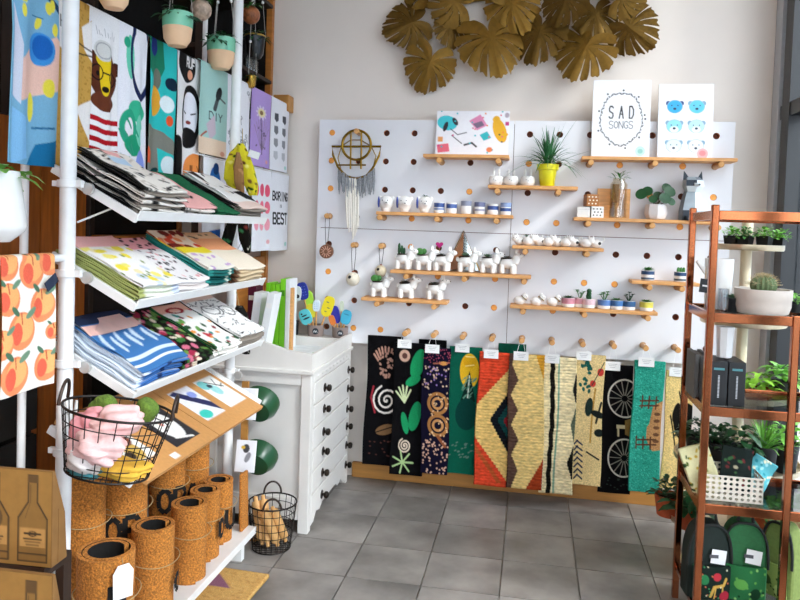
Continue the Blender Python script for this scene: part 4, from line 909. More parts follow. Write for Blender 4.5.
for k in range(4):
    loc = Vector(sp(k, 0, SY0)); Lk = SL
    b = B().box((Lk/2, (SY1-SY0)/2, -.007), (Lk, SY1-SY0, .010)); sh = b.obj('shelf', WMETAL, rk, loc-RO, (0, TH, 0), bevel=.002)
    if k < 3: B().box((Lk-.002, (SY1-SY0)/2, .004), (.006, SY1-SY0, .03)).obj('front_lip', WMETAL, sh, bevel=.001)
    for y in (0, SY1-SY0): B().box((Lk/2, y, -.006), (Lk, .012, .026)).obj('side_rail', WMETAL, sh, bevel=.002)
    for y in (Y1, Y2):
        zc_ = sp(k, (PXk-SX0)/CT, y).z - (.0 if k else .0)
        c = (PXk, y, zc_-.012 if y == Y1 else zc_)
        cl = rp(B().lathe([(.022, -.011), (.029, -.01), (.029, .01), (.022, .011)], c=c, n=20), 'clamp_ring')
        rp(B().box((c[0]-.035, c[1], c[2]), (.022, .014, .016)), 'clamp_tab'); rp(B().box((c[0]+.035, c[1], c[2]), (.02, .014, .02)), 'clamp_tab')
        rp(B().lathe([(.017, -.006), (.017, .006)], c=(0, 0, 0), n=14, T=Matrix.Translation((c[0]+.05, c[1]+(.02 if y == Y1 else -.02), c[2]-.012)) @ Matrix.Rotation(math.pi/2, 4, 'X')), 'clamp_disc', M('grey bracket', '#c9c7c3', .35, metal=.4))
rp(B().tube([(PXk+.01, Y1+.03, ZF[0]-.02), (PXk+.12, Y1+.32, ZF[0]+.10)], .003, 6), 'stay_wire')
rp(B().box((-1.29, 2.32, .105), (.36, 1.10, .03)), 'base_shelf', bevel=.002)
for y in (2.8, 1.80): rp(B().box((-1.29, y, .045), (.3, .03, .09)), 'base_foot')
RAILX, RAILZ = -1.402, 2.071
rp(B().tube([(RAILX, 1.55, RAILZ), (RAILX, 3.9, RAILZ)], .008, 10), 'towel_rail', M('satin steel', '#b9b4ab', .3, metal=.9))
rp(B().box((RAILX, 3.87, RAILZ+.01), (.09, .09, .09)), 'rail_end_block', BASEW, bevel=.004)
rp(B().tube([(RAILX+.03, 2.75, 1.688), (RAILX+.03, 3.9, 1.688)], .003, 6), 'towel_cord', CARD)
rp(B().tube([(PXk, Y1-.9, 1.30), (PXk, Y1, 1.297)], .011, 12), 'cross_rail')
rp(B().tube([(PXk+.02, Y1-.02, .90), (PXk+.035, Y1-.03, .86), (PXk+.055, Y1-.03, .868), (PXk+.06, Y1-.03, .9)], .005, 8), 'hook')
# ---- towels hung over the rail
def hang(px0, px1, ytop, pyb, cv, label, X=RAILX+.014, ztop=RAILZ+.009, name='hanging_tea_towel', grp=None, seed=0, amp=.007, over=True, yr=None, flare=0):
    r = random.Random(seed); zt = ztop
    if px0 > 200: X = -1.368
    y0, y1 = (Yat(px0, X, zt), Yat(px1-.7, X, zt)) if yr is None else yr
    zb = zt-pyb if pyb < 1.5 else Zat(pyb, X, (y0+y1)/2)
    h = zt-zb; w = y1-y0; p1, p2 = r.uniform(0, 6), r.uniform(0, 6); k1 = r.uniform(5, 8)
    t = tag(bpy.data.objects.new('x', None), label, 'towel') if False else None
    def S(u, v):
        y = -w/2+u*w; fl_ = amp*min(1, v*3)
        x = fl_*(math.sin(k1*u+p1+.8*v)+.5*math.sin(2.1*k1*u+p2))
        y2 = y*(1+flare*v)+.006*math.sin(3*v+p1)
        if over and v < .04: q = v/.04*math.pi/2; return (-.016+.016*math.sin(q)+x, y2, -.010+.010*math.cos(q)-.0)
        return (x, y2, -h*v)
    o = sheet(name, S, cv, PRINT, None, .0025, (X, (y0+y1)/2, zt)); tag(o, label, 'towel', grp); return o
W_ = '#efeef2'
# blue beach scene
cv = Cv(2.6, '#7fb4d2', 70)
cv.pg([(.3, 0), (1, 0), (1, .22), (.6, .12)], '#efe04a').pg([(.35, .02), (.6, .16), (1, .42), (1, .3), (.6, .1)], '#123a5c').pg([(.9, .75), (1, .8), (1, 1.5), (.3, 1.75), (.28, 1.2), (.5, 1.0)], '#f2c6b4').pg([(.05, .5), (.3, 1.0), (.3, 1.8), (.1, 1.7)], '#d9dbe8')
cv.el(.68, .98, .19, .23, '#3f93d8').el(.7, .95, .13, .17, '#1f66b8').scatter(9, 4, lambda x, y, r: cv.el(x, y, .05, .09, '#f0e24e', r.uniform(-.4, .4)), .1, .95, .3, .75)
cv.el(.8, 1.5, .08, .13, '#f0e04a').el(.55, 1.8, .06, .2, '#f0e04a').pg([(.1, 1.85), (.45, 1.95), (.5, 2.5), (.15, 2.6)], '#8cc3ea').pg([(.5, 2.6), (.65, 2.3), (1, 2.2), (1, 2.6)], '#1a6f9c').ln([(.6, 2.08), (.9, 2.05)], .03, '#2c6a94').ln([(.5, .55), (.7, .55)], .02, '#2c6a94')
hang(9, 57, 0, 165, cv, 'blue beach scene tea towel with yellow fish near white pole', X=RAILX+.02, seed=3, amp=.012)
cv = Cv(3.2, '#c99b4a', 50); cv.scatter(260, 3, lambda x, y, r: cv.el(x, y, .018, .018, '#a87a30')); cv.pg([(0, .2), (.45, .1), (.5, .9), (.2, 1.1), (0, 1.0)], '#efe9e4').pg([(.7, .5), (1, .3), (1, 1.1), (.8, .9)], '#efe9e4').ln([(.6, .8), (1, .9)], .03, '#3a2c1c').ln([(.6, 1.0), (1, .98)], .03, '#3a2c1c').pg([(.6, 2.0), (1, 1.8), (1, 2.6)], '#efe9e4').tx('HI', .2, .55, .2, '#55504a', .03)
hang(57, 91, 0, .53, cv, 'ochre dotted tea towel with white cat face behind pole', X=RAILX+.010, seed=4, amp=.004)
# bear in striped jumper
cv = Cv(3.2, '#f1efee', 80)
for k in range(8): cv.ln([(.2+.09*k, .35+.06*(k % 3)), (.26+.08*k, .5)], .012, '#8a8a8c')
cv.el(.12, .95, .12, .13, '#4a2214').el(.93, 1.05, .12, .14, '#4a2214').el(.52, 1.25, .44, .52, '#5a2b18').el(.5, 1.75, .38, .2, '#6a3520').el(.5, 1.2, .16, .45, '#e9c61c').el(.48, .95, .25, .16, '#e9c61c').el(.45, .78, .28, .2, '#d9d7d2').el(.45, .78, .24, .16, '#a9a8a6', 0, .85)
cv.el(.28, 1.22, .17, .16, '#1c1310', 0, .82).el(.76, 1.28, .17, .16, '#1c1310', 0, .82).el(.28, 1.24, .05, .05, '#120c0a').el(.76, 1.3, .05, .05, '#120c0a').el(.5, 1.52, .09, .06, '#17100d').ln([(.44, 1.2), (.6, 1.22)], .03, '#1c1310')
cv.rc(0, 1.95, 1, 2.1, '#f1efee')
for k in range(4): cv.pg([(0, 2.02+.2*k), (.5, 2.1+.2*k), (1, 2.06+.2*k), (1, 2.16+.2*k), (.5, 2.2+.2*k), (0, 2.12+.2*k)], '#b3131f')
cv.el(.45, 2.95, .4, .26, '#5a2b18').el(.45, 2.92, .32, .2, '#e3bd1a')
hang(91, 121, 3, .53, cv, 'bear tea towel with yellow snout, glasses and red striped jumper', seed=5)
cv = Cv(3.0, W_, 70)
cv.el(.35, .6, .14, .4, '#6fd0b0').el(.25, .35, .1, .1, '#2aa57f').el(.75, .6, .4, .75, '#17224e', .0, .8).el(.6, 1.55, .35, .2, '#39b98f').el(.3, 1.9, .25, .35, '#2aa57f', 0, .55).el(.45, 2.2, .3, .2, '#1f9a70').el(.7, 1.9, .16, .3, '#7ad3b5').el(.75, 2.55, .2, .3, '#8a9ae0').scatter(16, 8, lambda x, y, r: cv.ln([(x, y), (x+.12, y+.14)], .05, '#2f9d7c'), .05, .5, 1.6, 2.9).el(.85, 2.0, .1, .15, '#e9eef2')
hang(121, 149.5, 15, .56, cv, 'white tea towel with green monsters and dark blue arch', seed=6)
cv = Cv(2.8, '#2fbdb8', 70)
cv.pg([(0, 0), (.45, 0), (.55, .5), (.3, .9), (0, .6)], '#1e7a5c').el(.15, .2, .12, .15, '#24357e').el(.3, .75, .14, .2, '#6f7466').el(.25, 1.15, .2, .28, '#e3a534').el(.8, .75, .22, .12, '#11263a').el(.65, 1.15, .22, .16, '#e9f4f4').el(.75, 1.45, .1, .1, '#e2552b').pg([(0, 1.6), (.6, 1.7), (1, 1.85), (1, 2.1), (.4, 2.0), (.45, 2.5), (0, 2.6)], '#7f7f74').el(.75, 2.3, .25, .18, '#dfeaea').pg([(0, 2.0), (.2, 2.1), (.2, 2.3), (0, 2.3)], '#e0603a').el(.3, 2.45, .14, .06, '#173b3c', -.5).el(.5, 2.6, .14, .05, '#173b3c', -.5).rc(0, 2.7, 1, 2.8, '#5fd3cc')
hang(149.5, 177, 31, .56, cv, 'turquoise collage tea towel with dark seal shapes', seed=7)
cv = Cv(3.0, '#eae6e4', 70)
cv.el(.4, .25, .36, .36, '#161313').el(.55, .42, .1, .1, '#e9a483').tx('RUF', .55, .2, .14, '#e9e4e0', .03).el(.6, 1.25, .42, .62, '#141212').el(.58, 1.25, .3, .47, '#eceaf0').ln([(.35, 1.2), (.48, 1.24)], .03, '#22201f').ln([(.65, 1.24), (.8, 1.2)], .03, '#22201f').el(.57, 1.42, .08, .04, '#8c3a36').el(.55, 1.75, .3, .22, '#141212').el(.05, 2.35, .32, .6, '#141212').el(.85, 2.45, .4, .4, '#f0924a').tx('JLY', .8, 2.45, .25, '#6a2d1a', .025)
hang(177, 201, 46, .57, cv, 'tea towel with black haired sleeping faces and orange circle', seed=8)
cv = Cv(2.4, '#a9cfc6', 60)
cv.ln([(.55, 1.15), (.72, .6)], .12, '#4a4f4f').ln([(.6, .75), (.9, .9)], .05, '#6a706c').el(.68, .72, .1, .2, '#2b2e2e', .3).tx('DIY', .6, 1.35, .2, '#4f5a58', .03).pg([(.3, 1.6), (.55, 1.3), (.6, 1.8), (.4, 2.0)], '#c9b6c0').rc(0, 1.95, 1, 2.4, '#ecd0b6').ln([(.1, 1.95), (.3, 1.8)], .05, '#b25a48').el(.85, 2.3, .08, .07, '#d99a80')
hang(201, 228, 62, .385, cv, 'mint green tea towel with grey lettering above peach band', seed=9, amp=.004)
cv = Cv(2.4, W_, 50)
for k in range(22):
    r = random.Random(k); x, y = r.uniform(.1, .9), r.uniform(.3, 2.2); cv.ln([(x, y), (x+r.uniform(-.2, .2), y+.2)], .02, '#4a4a50'); cv.el(x, y, .07, .06, '#55555a', 0, .7)
hang(228, 252, 77, .385, cv, 'white tea towel with fine black flower drawings behind pole', seed=10, amp=.004)
cv = Cv(2.4, '#b79ad6', 60)
for k in range(9): cv.ln([(.55, 1.9), (.2+.09*k, .75+.1*abs(k-4))], .018, '#8c7a8f')
cv.el(.5, .72, .17, .15, '#e9dca2').el(.5, .72, .07, .07, '#8a6a4a')
for k in range(10): a = .628*k; cv.el(.5+.2*math.cos(a), .72+.17*math.sin(a), .06, .035, '#d9c9e6', a)
cv.ln([(.5, .9), (.55, 2.0)], .03, '#6d5a78').scatter(12, 6, lambda x, y, r: cv.el(x, y, .05, .025, '#6d5a78', r.uniform(0, 3)), .25, .85, 1.2, 1.9).el(.85, 2.2, .07, .06, '#e9a7a0')
hang(252, 272, 90, .385, cv, 'lilac tea towel with a pale daisy bunch', seed=11, amp=.003)
cv = Cv(2.2, W_, 60)
for r_ in range(4):
    for c_ in range(2): cv.pg([(.2+.4*c_, .48+.38*r_), (.4+.4*c_, .46+.38*r_), (.42+.4*c_, .66+.38*r_), (.31+.4*c_, .74+.38*r_), (.2+.4*c_, .66+.38*r_)], ['#54545a', '#77777c', '#98989c', '#c2c2c6'][r_])
cv.el(.85, 2.05, .08, .06, '#a8d8cf')
hang(272, 290, 99, .385, cv, 'white tea towel with rows of grey shield shapes', seed=12, amp=.003)
# lower row clipped to the cord
ZC2 = 1.683
cv = Cv(1.9, W_, 60); cv.el(.5, .5, .25, .34, '#2a6fc0').el(.55, .2, .12, .12, '#1c3f78').pg([(.2, .5), (.45, .35), (.5, .6)], '#2f6fb8').el(.78, .75, .12, .16, '#c98a7a').pg([(.35, 1.45), (.8, 1.4), (.8, 1.75), (.62, 1.75), (.6, 1.6), (.5, 1.78), (.35, 1.78)], '#2460b4').el(.86, 1.75, .06, .05, '#e7a79c')
hang(203, 226, 158, .41, cv, 'white tea towel with blue crouching figure below mint towel', ztop=ZC2, seed=21, amp=.003, over=False)
cv = Cv(2.0, W_, 50); cv.scatter(30, 4, lambda x, y, r: cv.ln([(x, y), (x+r.uniform(-.12, .12), y+.1)], .025, '#44444a'))
hang(230, 251, 165, .41, cv, 'white tea towel with scattered black marks below flower towel', ztop=ZC2, seed=22, amp=.003, over=False)
cv = Cv(2.2, W_, 60)
for r_ in range(3):
    for c_ in range(3): cv.el(.2+.3*c_, .55+.46*r_, .12, .17, ['#ef5f7a', '#f2788c', '#f6a5b2'][r_], 0)
cv.el(.85, 1.95, .07, .06, '#f0b4b4')
hang(253, 272, 168, .415, cv, 'white tea towel with rows of pink ovals below lilac towel', ztop=ZC2, seed=23, amp=.003, over=False)
cv = Cv(2.1, W_, 64); cv.tx('BORING', .52, .62, .22, '#232326', .045, .5); cv.tx('IS', .52, .88, .07, '#6a6a6e', .02); cv.tx('BEST', .52, 1.22, .28, '#1b1b1e', .055, .55); cv.el(.82, 1.92, .08, .06, '#a8d8cf')
hang(272, 290, 176, .42, cv, 'white tea towel lettered BORING IS BEST', ztop=ZC2, seed=24, amp=.003, over=False)
# ---- folded tea towels stacked on the sloping shelves
def folded_mesh(w, L, cv, gap=.007, seed=0, wav=.002):
    r = random.Random(seed); p1, p2 = r.uniform(0, 6), r.uniform(0, 6); a = cv.get(); ny0, nx = a.shape[:2]
    rows = []      # bottom layer back->front, fold, top layer front->back
    nb = 8; path = [(L*k/nb, 0, min(1, .3+.7*k/nb)) for k in range(nb)] + [(L+gap*.5*math.sin(q), gap*.5-gap*.5*math.cos(q), 1) for q in (.5, 1.57, 2.6)] + [(L*(1-k/(ny0-1)), gap, 1-k/(ny0-1)) for k in range(ny0)]
    vs = []; cs = []
    for s, n_, vv in path:
        row = a[min(ny0-1, int(vv*(ny0-1)+.5))]
        for i in range(nx):
            u = i/(nx-1); y = -w/2+u*w
            vs.append((s+.004*math.sin(6*u+p2), y+.003*math.sin(9*s/L+p1), .002+n_+wav*(math.sin(11*s/L+p1)+math.sin(5*u+p2+4*s/L))*(1 if n_ > gap*.5 else .3)+wav))
            cs.append(row[i])
    n_r = len(path); fs = [(j*nx+i, (j+1)*nx+i, (j+1)*nx+i+1, j*nx+i+1) for j in range(n_r-1) for i in range(nx-1)]
    me = bpy.data.meshes.new('folded_tea_towel'); me.from_pydata(vs, [], fs); me.materials.append(PRINT)
    at_ = me.color_attributes.new('Col', 'FLOAT_COLOR', 'POINT'); c = np.ones((len(vs), 4), np.float32); c[:, :3] = np.array(cs); at_.data.foreach_set('color', c.ravel())
    me.polygons.foreach_set('use_smooth', [True]*len(fs)); return me
def stack(k, y0, y1, n, cvs, label, s0=.02, L=.26, step=.0115, seed=0, grp=None, wav=.002):
    r = random.Random(seed); w = y1-y0
    ms_ = [folded_mesh(w, L, c, .0065, seed+i, wav) for i, c in enumerate(cvs)]
    for q in range(n):
        me = ms_[0] if q == n-1 else ms_[(q % (len(ms_)-1))+1 if len(ms_) > 1 else 0]
        y = (y0+y1)/2+(r.uniform(-.012, .012) if q else 0); p = sp(k, s0+r.uniform(-.008, .012)*(q > 0), y, .0005+q*step)
        o = link('folded_tea_towel', me, None, p, (0, TH, 0)); o.modifiers.new('thickness', 'SOLIDIFY').thickness = .0024; o.modifiers[0].offset = 0
        tag(o, label+(', topmost of its stack' if q == n-1 else ', under the topmost one'), 'towel', grp or label)
def yk(k, px): return Yat(px, -1.1, ZF[k])
def speck(base, cols, n, seed, hh=1.6, nx=36, rx=.05, ry=.05, line=False):
    c = Cv(hh, base, nx)
    if line: return c.scatter(n, seed, lambda x, y, r: c.ln([(x, y), (x+r.uniform(-.15, .15), y+r.uniform(-.12, .12))], rx, r.choice(cols)))
    return c.scatter(n, seed, lambda x, y, r: c.el(x, y, rx*r.uniform(.6, 1.3), ry*r.uniform(.6, 1.3), r.choice(cols), r.uniform(0, 3)))
# shelf 1
edge = Cv(1.6, '#e9e2d8', 36); edge.rc(0, 0, .12, 1.6, '#1d1b1a').rc(.85, 0, 1, 1.6, '#2a2724').rc(0, 1.5, 1, 1.6, '#8d8378')
ca = speck('#ece4da', ['#1d1b1a', '#4a4642', '#c9bdb0'], 60, 3, rx=.05, line=True); ca.rc(.3, .3, .7, .55, '#bcd3e6'); ca.rc(0, 0, .08, 1.6, '#26231f').pg([(.4, .0), (.7, .1), (.6, .3), (.35, .2)], '#f0b5ae')
cb = speck('#f2b3ad', ['#1d1b1a', '#2b2727'], 14, 5, rx=.09, ry=.03); cc_ = Cv(1.6, '#1f6a44', 30); cc_.scatter(200, 2, lambda x, y, r: cc_.el(x, y, .02, .02, '#185638')).rc(0, 0, .06, 1.6, '#14402c')
cd = speck('#f2ede8', ['#1a1a1c', '#efe0d2'], 18, 7, rx=.07, ry=.04); cd.pg([(.6, .9), (1, .8), (1, 1.3), (.7, 1.2)], '#1a1a1c').pg([(0, .1), (.3, 0), (.35, .5)], '#3a241c'); cd.rc(0, 1.3, 1, 1.6, '#efd3c6')
stack(0, 1.885, 2.135, 8, [ca, edge, speck('#e6ded4', ['#1d1b1a'], 20, 6, line=True, rx=.06)], 'black and white newsprint tea towel on top sloping shelf', .04, .245, .0105, 1, wav=.003)
stack(0, 2.14, 2.37, 4, [cb, ca], 'pink tea towel with black dashes on top sloping shelf', .03, .255, .0105, 2)
stack(0, 2.375, 2.575, 3, [cc_, cc_], 'plain dark green tea towel on top sloping shelf', .0, .29, .0105, 3)
stack(0, 2.58, 2.845, 5, [cd, edge], 'cream tea towel with black blots beside green towels', .0, .28, .0105, 4, wav=.003)
# shelf 2
cl_ = speck('#f3f0ec', ['#f0dd4a', '#f3e67c', '#efe3b0', '#cfd7e6'], 30, 4, rx=.09, ry=.08); cl_.rc(0, 0, 1, .35, '#f2b9b6').scatter(8, 6, lambda x, y, r: cl_.el(x, y, .03, .05, '#7a8f3a'), 0, 1, .4, 1.6)
cl2 = Cv(1.6, '#dfe2d2', 30); cl2.rc(0, 0, .15, 1.6, '#aab06a').rc(.8, 0, 1, 1.6, '#cfd7e6')
cm_ = speck('#f4efee', ['#1d1718', '#33262a', '#e9a5a8', '#8a6a70'], 60, 9, rx=.045, ry=.035); cm_.rc(0, 0, 1, .45, '#f0a9ae').scatter(14, 3, lambda x, y, r: cm_.el(x, y, .05, .04, r.choice(['#5a1f2a', '#20181a'])), 0, 1, 0, .5)
co_ = speck('#f1d9c2', ['#d9482c', '#e98a5a', '#7a2018', '#f3c9a0'], 34, 12, rx=.14, ry=.12); co_.rc(0, .75, 1, 1.0, '#e9d531').rc(0, 1.0, 1, 1.6, '#efe9dc').scatter(10, 4, lambda x, y, r: co_.el(x, y, .06, .05, '#c9a9d0'), 0, 1, 1.0, 1.6)
ct_ = Cv(1.6, '#1f6a66', 30); ct_.rc(0, 0, .2, 1.6, '#2f8f86').rc(.75, 0, .85, 1.6, '#d9e2d2')
cp_ = Cv(1.6, '#f3c79c', 30); cp_.rc(0, .3, 1, .8, '#f2a777').rc(0, .8, 1, 1.6, '#f1e4d0').scatter(9, 8, lambda x, y, r: cp_.el(x, y, .05, .03, '#4a4038'), 0, 1, 0, .3)
cp2 = Cv(1.6, '#d9c3a0', 30); cp2.rc(0, 0, .12, 1.6, '#6b4a34')
stack(1, 1.885, 2.12, 5, [cl_, cl2], 'white tea towel with lemons on second sloping shelf', .0, .285, .0115, 11)
stack(1, 2.125, 2.34, 4, [cm_, speck('#efe6e2', ['#1d1718'], 14, 3)], 'pink topped tea towel with black dots beside lemon towels', .0, .285, .0115, 12)
stack(1, 2.345, 2.56, 7, [co_, ct_], 'orange and yellow patterned tea towel on teal folded towels', .0, .27, .0105, 13)
stack(1, 2.565, 2.85, 6, [cp_, cp2], 'peach tea towel with dark flecks on second sloping shelf', .0, .28, .011, 14)
# shelf 3
cb_ = Cv(1.6, '#3f73ab', 40); cb_.rc(0, 0, 1, .3, '#27324e')
for k in range(7): cb_.el(.1+.15*k, .75+.12*(k % 2), .035, .26, '#cfe0ee', .25)
cb_.rc(0, 1.25, 1, 1.32, '#cfe0ee').rc(0, 1.42, 1, 1.48, '#e7eef4').rc(0, .32, 1, .55, '#f0bfb2')
cb2 = Cv(1.6, '#3f6fae', 30); cb2.rc(0, 0, .12, 1.6, '#dfe8f2').rc(.5, 0, .6, 1.6, '#1f3764').rc(0, 1.45, 1, 1.55, '#e7eef4')
ck = speck('#18130f', ['#a82a48', '#d9718a', '#3f7a3a', '#e9d9c2', '#6f9a4a', '#2c4a24'], 90, 21, rx=.08, ry=.06)
cg = speck('#f4f1ea', ['#c43440', '#e8953a', '#3f8f86', '#6aa04a', '#274f2a', '#8a2a34'], 40, 22, rx=.08, ry=.05); cg.rc(0, 0, 1, .3, '#efb4a0').el(.5, .25, .25, .12, '#a8202c', 0, .6).rc(0, 0, .05, 1.6, '#23572f')
cw = speck('#f3f1ee', ['#1b1a1c', '#3a3a3e'], 60, 23, rx=.025, line=True); cw.el(.3, .6, .2, .2, '#26262a', 0, .85).el(.72, .7, .2, .2, '#26262a', 0, .85).rc(0, 0, 1, .18, '#f0cdbb')
stack(2, 1.885, 2.16, 7, [cb_, cb2], 'blue striped tea towel with white leaf strokes on third shelf', .0, .285, .0105, 31, wav=.004)
stack(2, 2.165, 2.38, 4, [ck, ck], 'black tea towel with red and pink florals on third shelf', .0, .285, .011, 32)
stack(2, 2.385, 2.60, 5, [cg, speck('#f0ebe2', ['#3f7a3a', '#c43440'], 14, 8)], 'white tea towel with colourful vegetables on third shelf', .0, .285, .011, 33)
stack(2, 2.605, 2.85, 6, [cw, edge], 'white tea towel with black bicycle drawing on third shelf', .0, .285, .011, 34)
# paper belly band on the blue stack
p = sp(2, .07, 2.02, .0005+7*.0105+.006)
o = B().box((0, 0, 0), (.075, .20, .0012)).obj('paper_band', M('pink label paper', '#f0c4b6', .6), None, p, (0, TH, .0)); tag(o, 'pink paper label lying across blue tea towels', 'label')
# ---- kraft art boards on the lowest sloping shelf
BOARDM = M('kraft print board', rough=.6, var=.06, scale=70, bump=.02, attr=True)
def board(y0, y1, cv, label):
    w = y1-y0; L = .34; t = thing('art_board', label, 'art board', sp(3, -.005, (y0+y1)/2, .0005), (0, TH, 0))
    B().box((L/2, 0, .008), (L, w, .014)).obj('backing', KRAFT, t, bevel=.0015)
    sheet('printed_face', flat((0, -w/2, .0158), (0, w, 0), (L, 0, 0)), cv, BOARDM, t, th=0)
cv = Cv(.72, '#cf9556', 110)
cv.rc(.06, .26, .32, .58, '#f1efe9').rc(.52, .2, .86, .62, '#f3f1ee').ln([(.52, .24), (.86, .5)], .0, W_)
cv.el(.19, .48, .07, .09, '#c9a24a').el(.22, .38, .06, .05, '#7a3a20').el(.13, .5, .04, .04, '#2a1d14').rc(.52, .2, .86, .62, '#26242a').el(.69, .42, .11, .16, '#f2efe9').el(.66, .4, .02, .02, '#e79a86').ln([(.62, .55), (.78, .6)], .02, '#f2efe9').ln([(.6, .3), (.8, .27)], .03, '#f2efe9').rc(.38, .64, .46, .69, '#f3f0e8')
board(1.895, 2.375, cv, 'kraft board with a framed face illustration beside wire basket')
cv = Cv(.72, '#cf9556', 110)
cv.rc(.1, .18, .46, .56, '#f0f0f6').pg([(.1, .2), (.2, .18), (.46, .42), (.46, .54)], '#1d2358').el(.2, .5, .09, .05, '#35c7b4', .0).el(.36, .28, .06, .04, '#8fa0e2').rc(.1, .56, .46, .6, '#cf9556')
cv.rc(.58, .18, .94, .56, '#f2f1ec').el(.66, .25, .08, .06, '#7ac9c9').el(.74, .34, .07, .07, '#9fd8d8').ln([(.72, .22), (.9, .34)], .016, '#22262a').el(.72, .28, .04, .025, '#1c3a48').ln([(.82, .3), (.88, .22)], .012, '#22262a').ln([(.86, .33), (.93, .3)], .012, '#22262a').rc(.58, .56, .94, .6, '#cf9556')
board(2.38, 2.80, cv, 'kraft board with navy stripe and teal branch prints')
# ---- coir mats rolled up on the base shelf
COIRM = M('coir', '#bd7830', .95, var=.55, scale=170, bump=.5)
INK = M('black ink', '#120f0d', .9, var=.2, scale=120)
def roll_mesh(R, h, turns=2.3, th=.013):
    n = int(turns*26); b = B(); pts = []
    for i in range(n+1):
        a = 2*math.pi*turns*i/n; r = R-(th*1.25)*turns*(1-i/n); pts.append((r, a))
    R_ = []
    for r, a in pts: R_.append([((r-th/2)*math.cos(a), (r-th/2)*math.sin(a), 0), ((r+th/2)*math.cos(a), (r+th/2)*math.sin(a), 0), ((r+th/2)*math.cos(a), (r+th/2)*math.sin(a), h), ((r-th/2)*math.cos(a), (r-th/2)*math.sin(a), h)])
    b.rings(R_); b.m = [1 if q % 4 == 3 and q < len(b.m)-2 else 0 for q in range(len(b.m))]; return b
def letters(s, R, a0, z, h, wd=.016, wr=.55):
    b = B()
    for plx in strokes(s, 0, 0, h, wr):
        for (u0, v0), (u1, v1) in zip(plx[:-1], plx[1:]):
            d = math.hypot(u1-u0, v1-v0); nx_, ny_ = -(v1-v0)/d*wd/2, (u1-u0)/d*wd/2; m_ = 3; vs = []
            for q in range(m_+1):
                f_ = q/m_; u, v = u0+(u1-u0)*f_, v0+(v1-v0)*f_
                for sg in (1, -1):
                    uu, vv = u+nx_*sg, v+ny_*sg; a = a0+uu/R; vs.append(((R)*math.cos(a), (R)*math.sin(a), z-vv))
            b.add(vs, [(2*q, 2*q+1, 2*q+3, 2*q+2) for q in range(m_)], 0, False)
    return b
def roll(px, X, R, ytop, label, txt=None, tz=.35, cardtag=False, th=.5, zb=.1205, rotz=0, lh=.075, turns=1.75, ctz=.4):
    Y = Yat(px, X, .3); ztop = Zat(ytop, X, Y); h = ztop-zb
    t = thing('rolled_doormat', label, 'doormat', (X, Y, zb), (0, 0, 0))
    face = math.atan2(-Y, -X)      # side that looks at the room
    o = roll_mesh(R, h, turns).obj('mat', [COIRM, INK], t, rot=(0, 0, face+1.9+rotz))
    a = [((R+.011)*math.cos(q), (R+.011)*math.sin(q), h*.62+.004*math.sin(2*q)) for q in [2*math.pi*k/30 for k in range(30)]]
    B().tube(a, .0016, 5, closed=True).obj('twine', TWINE, t)
    if txt: letters(txt, R+.0085, face+th, h*tz, lh, .018).obj('lettering', INK, t)
    if cardtag:
        d = Vector((math.cos(face+th), math.sin(face+th), 0)); c = d*(R+.019); q = Matrix.Rotation(face+th+math.pi/2, 4, 'Z')
        B().prism([(-.028, -.055), (.028, -.055), (.03, .02), (.016, .042), (-.016, .042), (-.03, .02)], -.0008, .0008, 'y', T=Matrix.Translation(c+Vector((0, 0, h*ctz))) @ q).obj('paper_tag', CARD, t)
        B().tube([c+Vector((0, 0, h*ctz+.038)), c+Vector((-.004, .0, h*ctz+.06))], .001, 4).obj('tag_string', TWINE, t)
    return t
roll(107, -1.185, .083, 549, 'rolled coir mat with white paper tag hanging on it', 'IL', .66, True, .42, lh=.08, ctz=.84)
roll(154, -1.19, .071, 524, 'rolled coir mat in front row beside the tagged one', 'O', .35, False, 1.25, lh=.06)
roll(190, -1.182, .066, 502, 'rolled coir mat in front row with twine and small label', None)
roll(206, -1.2, .06, 489, 'narrow rolled coir mat third along base shelf edge', 'D', .45, False, 1.15, lh=.06)
roll(219, -1.215, .062, 479, 'rolled coir mat with black letter U at shelf end', 'U', .42, False, .75, lh=.075)
roll(122, -1.36, .088, 450, 'tall rolled coir mat lettered OR under the kraft boards', 'OR', .5, False, .02, lh=.09)
roll(84, -1.37, .07, 455, 'tall rolled coir mat beside the white rack pole', None, rotz=.4)
roll(168, -1.37, .07, 440, 'tall rolled coir mat lettered OP behind front row', 'OP', .5, False, .25, lh=.09)
roll(193, -1.375, .072, 425, 'tallest rolled coir mat with black letter A', 'A', .38, False, .0, lh=.09)
t0 = B().box((0, 0, .12), (.012, .07, .24)).obj('folded_doormat', COIRM, None, (-1.15, 2.83, .1205), (0, -.03, 0), bevel=.003); tag(t0, 'thin flat coir mat standing upright at end of base shelf', 'doormat')
# ---- wire basket hung at the front with pink cloths
hb = wire_basket('hanging_wire_basket', 'oval dark wire basket of pink cloths hooked on rack pole', (-1.075, 1.70, .745), .14, .105, .17, 22, 5, (.0, .16, .35), .042, 1, .82, .0015)
def bundle(c, r, mat, label, seed, name='folded_cloth', fold=5, grp=None, rot=(0, 0, 0)):
    q = random.Random(seed); p1, p2, p3 = [q.uniform(0, 6) for _ in range(3)]
    b = B().sph((0, 0, 0), r, 40, 26, fn=lambda d: 1+.10*math.sin(fold*d.x+p1+3*d.z)+.09*math.sin(fold*1.3*d.y+p2)+.06*math.sin(fold*2*d.z+p3+4*d.x))
    o = b.obj(name, mat, None, c, rot); return tag(o, label, 'cloth', grp)
PINKM = M('dusty pink cotton', '#e49aa0', .9, var=.1, scale=60, bump=.1); PINK2 = M('blush pink cotton', '#f0c3c0', .9, var=.1, scale=60, bump=.1)
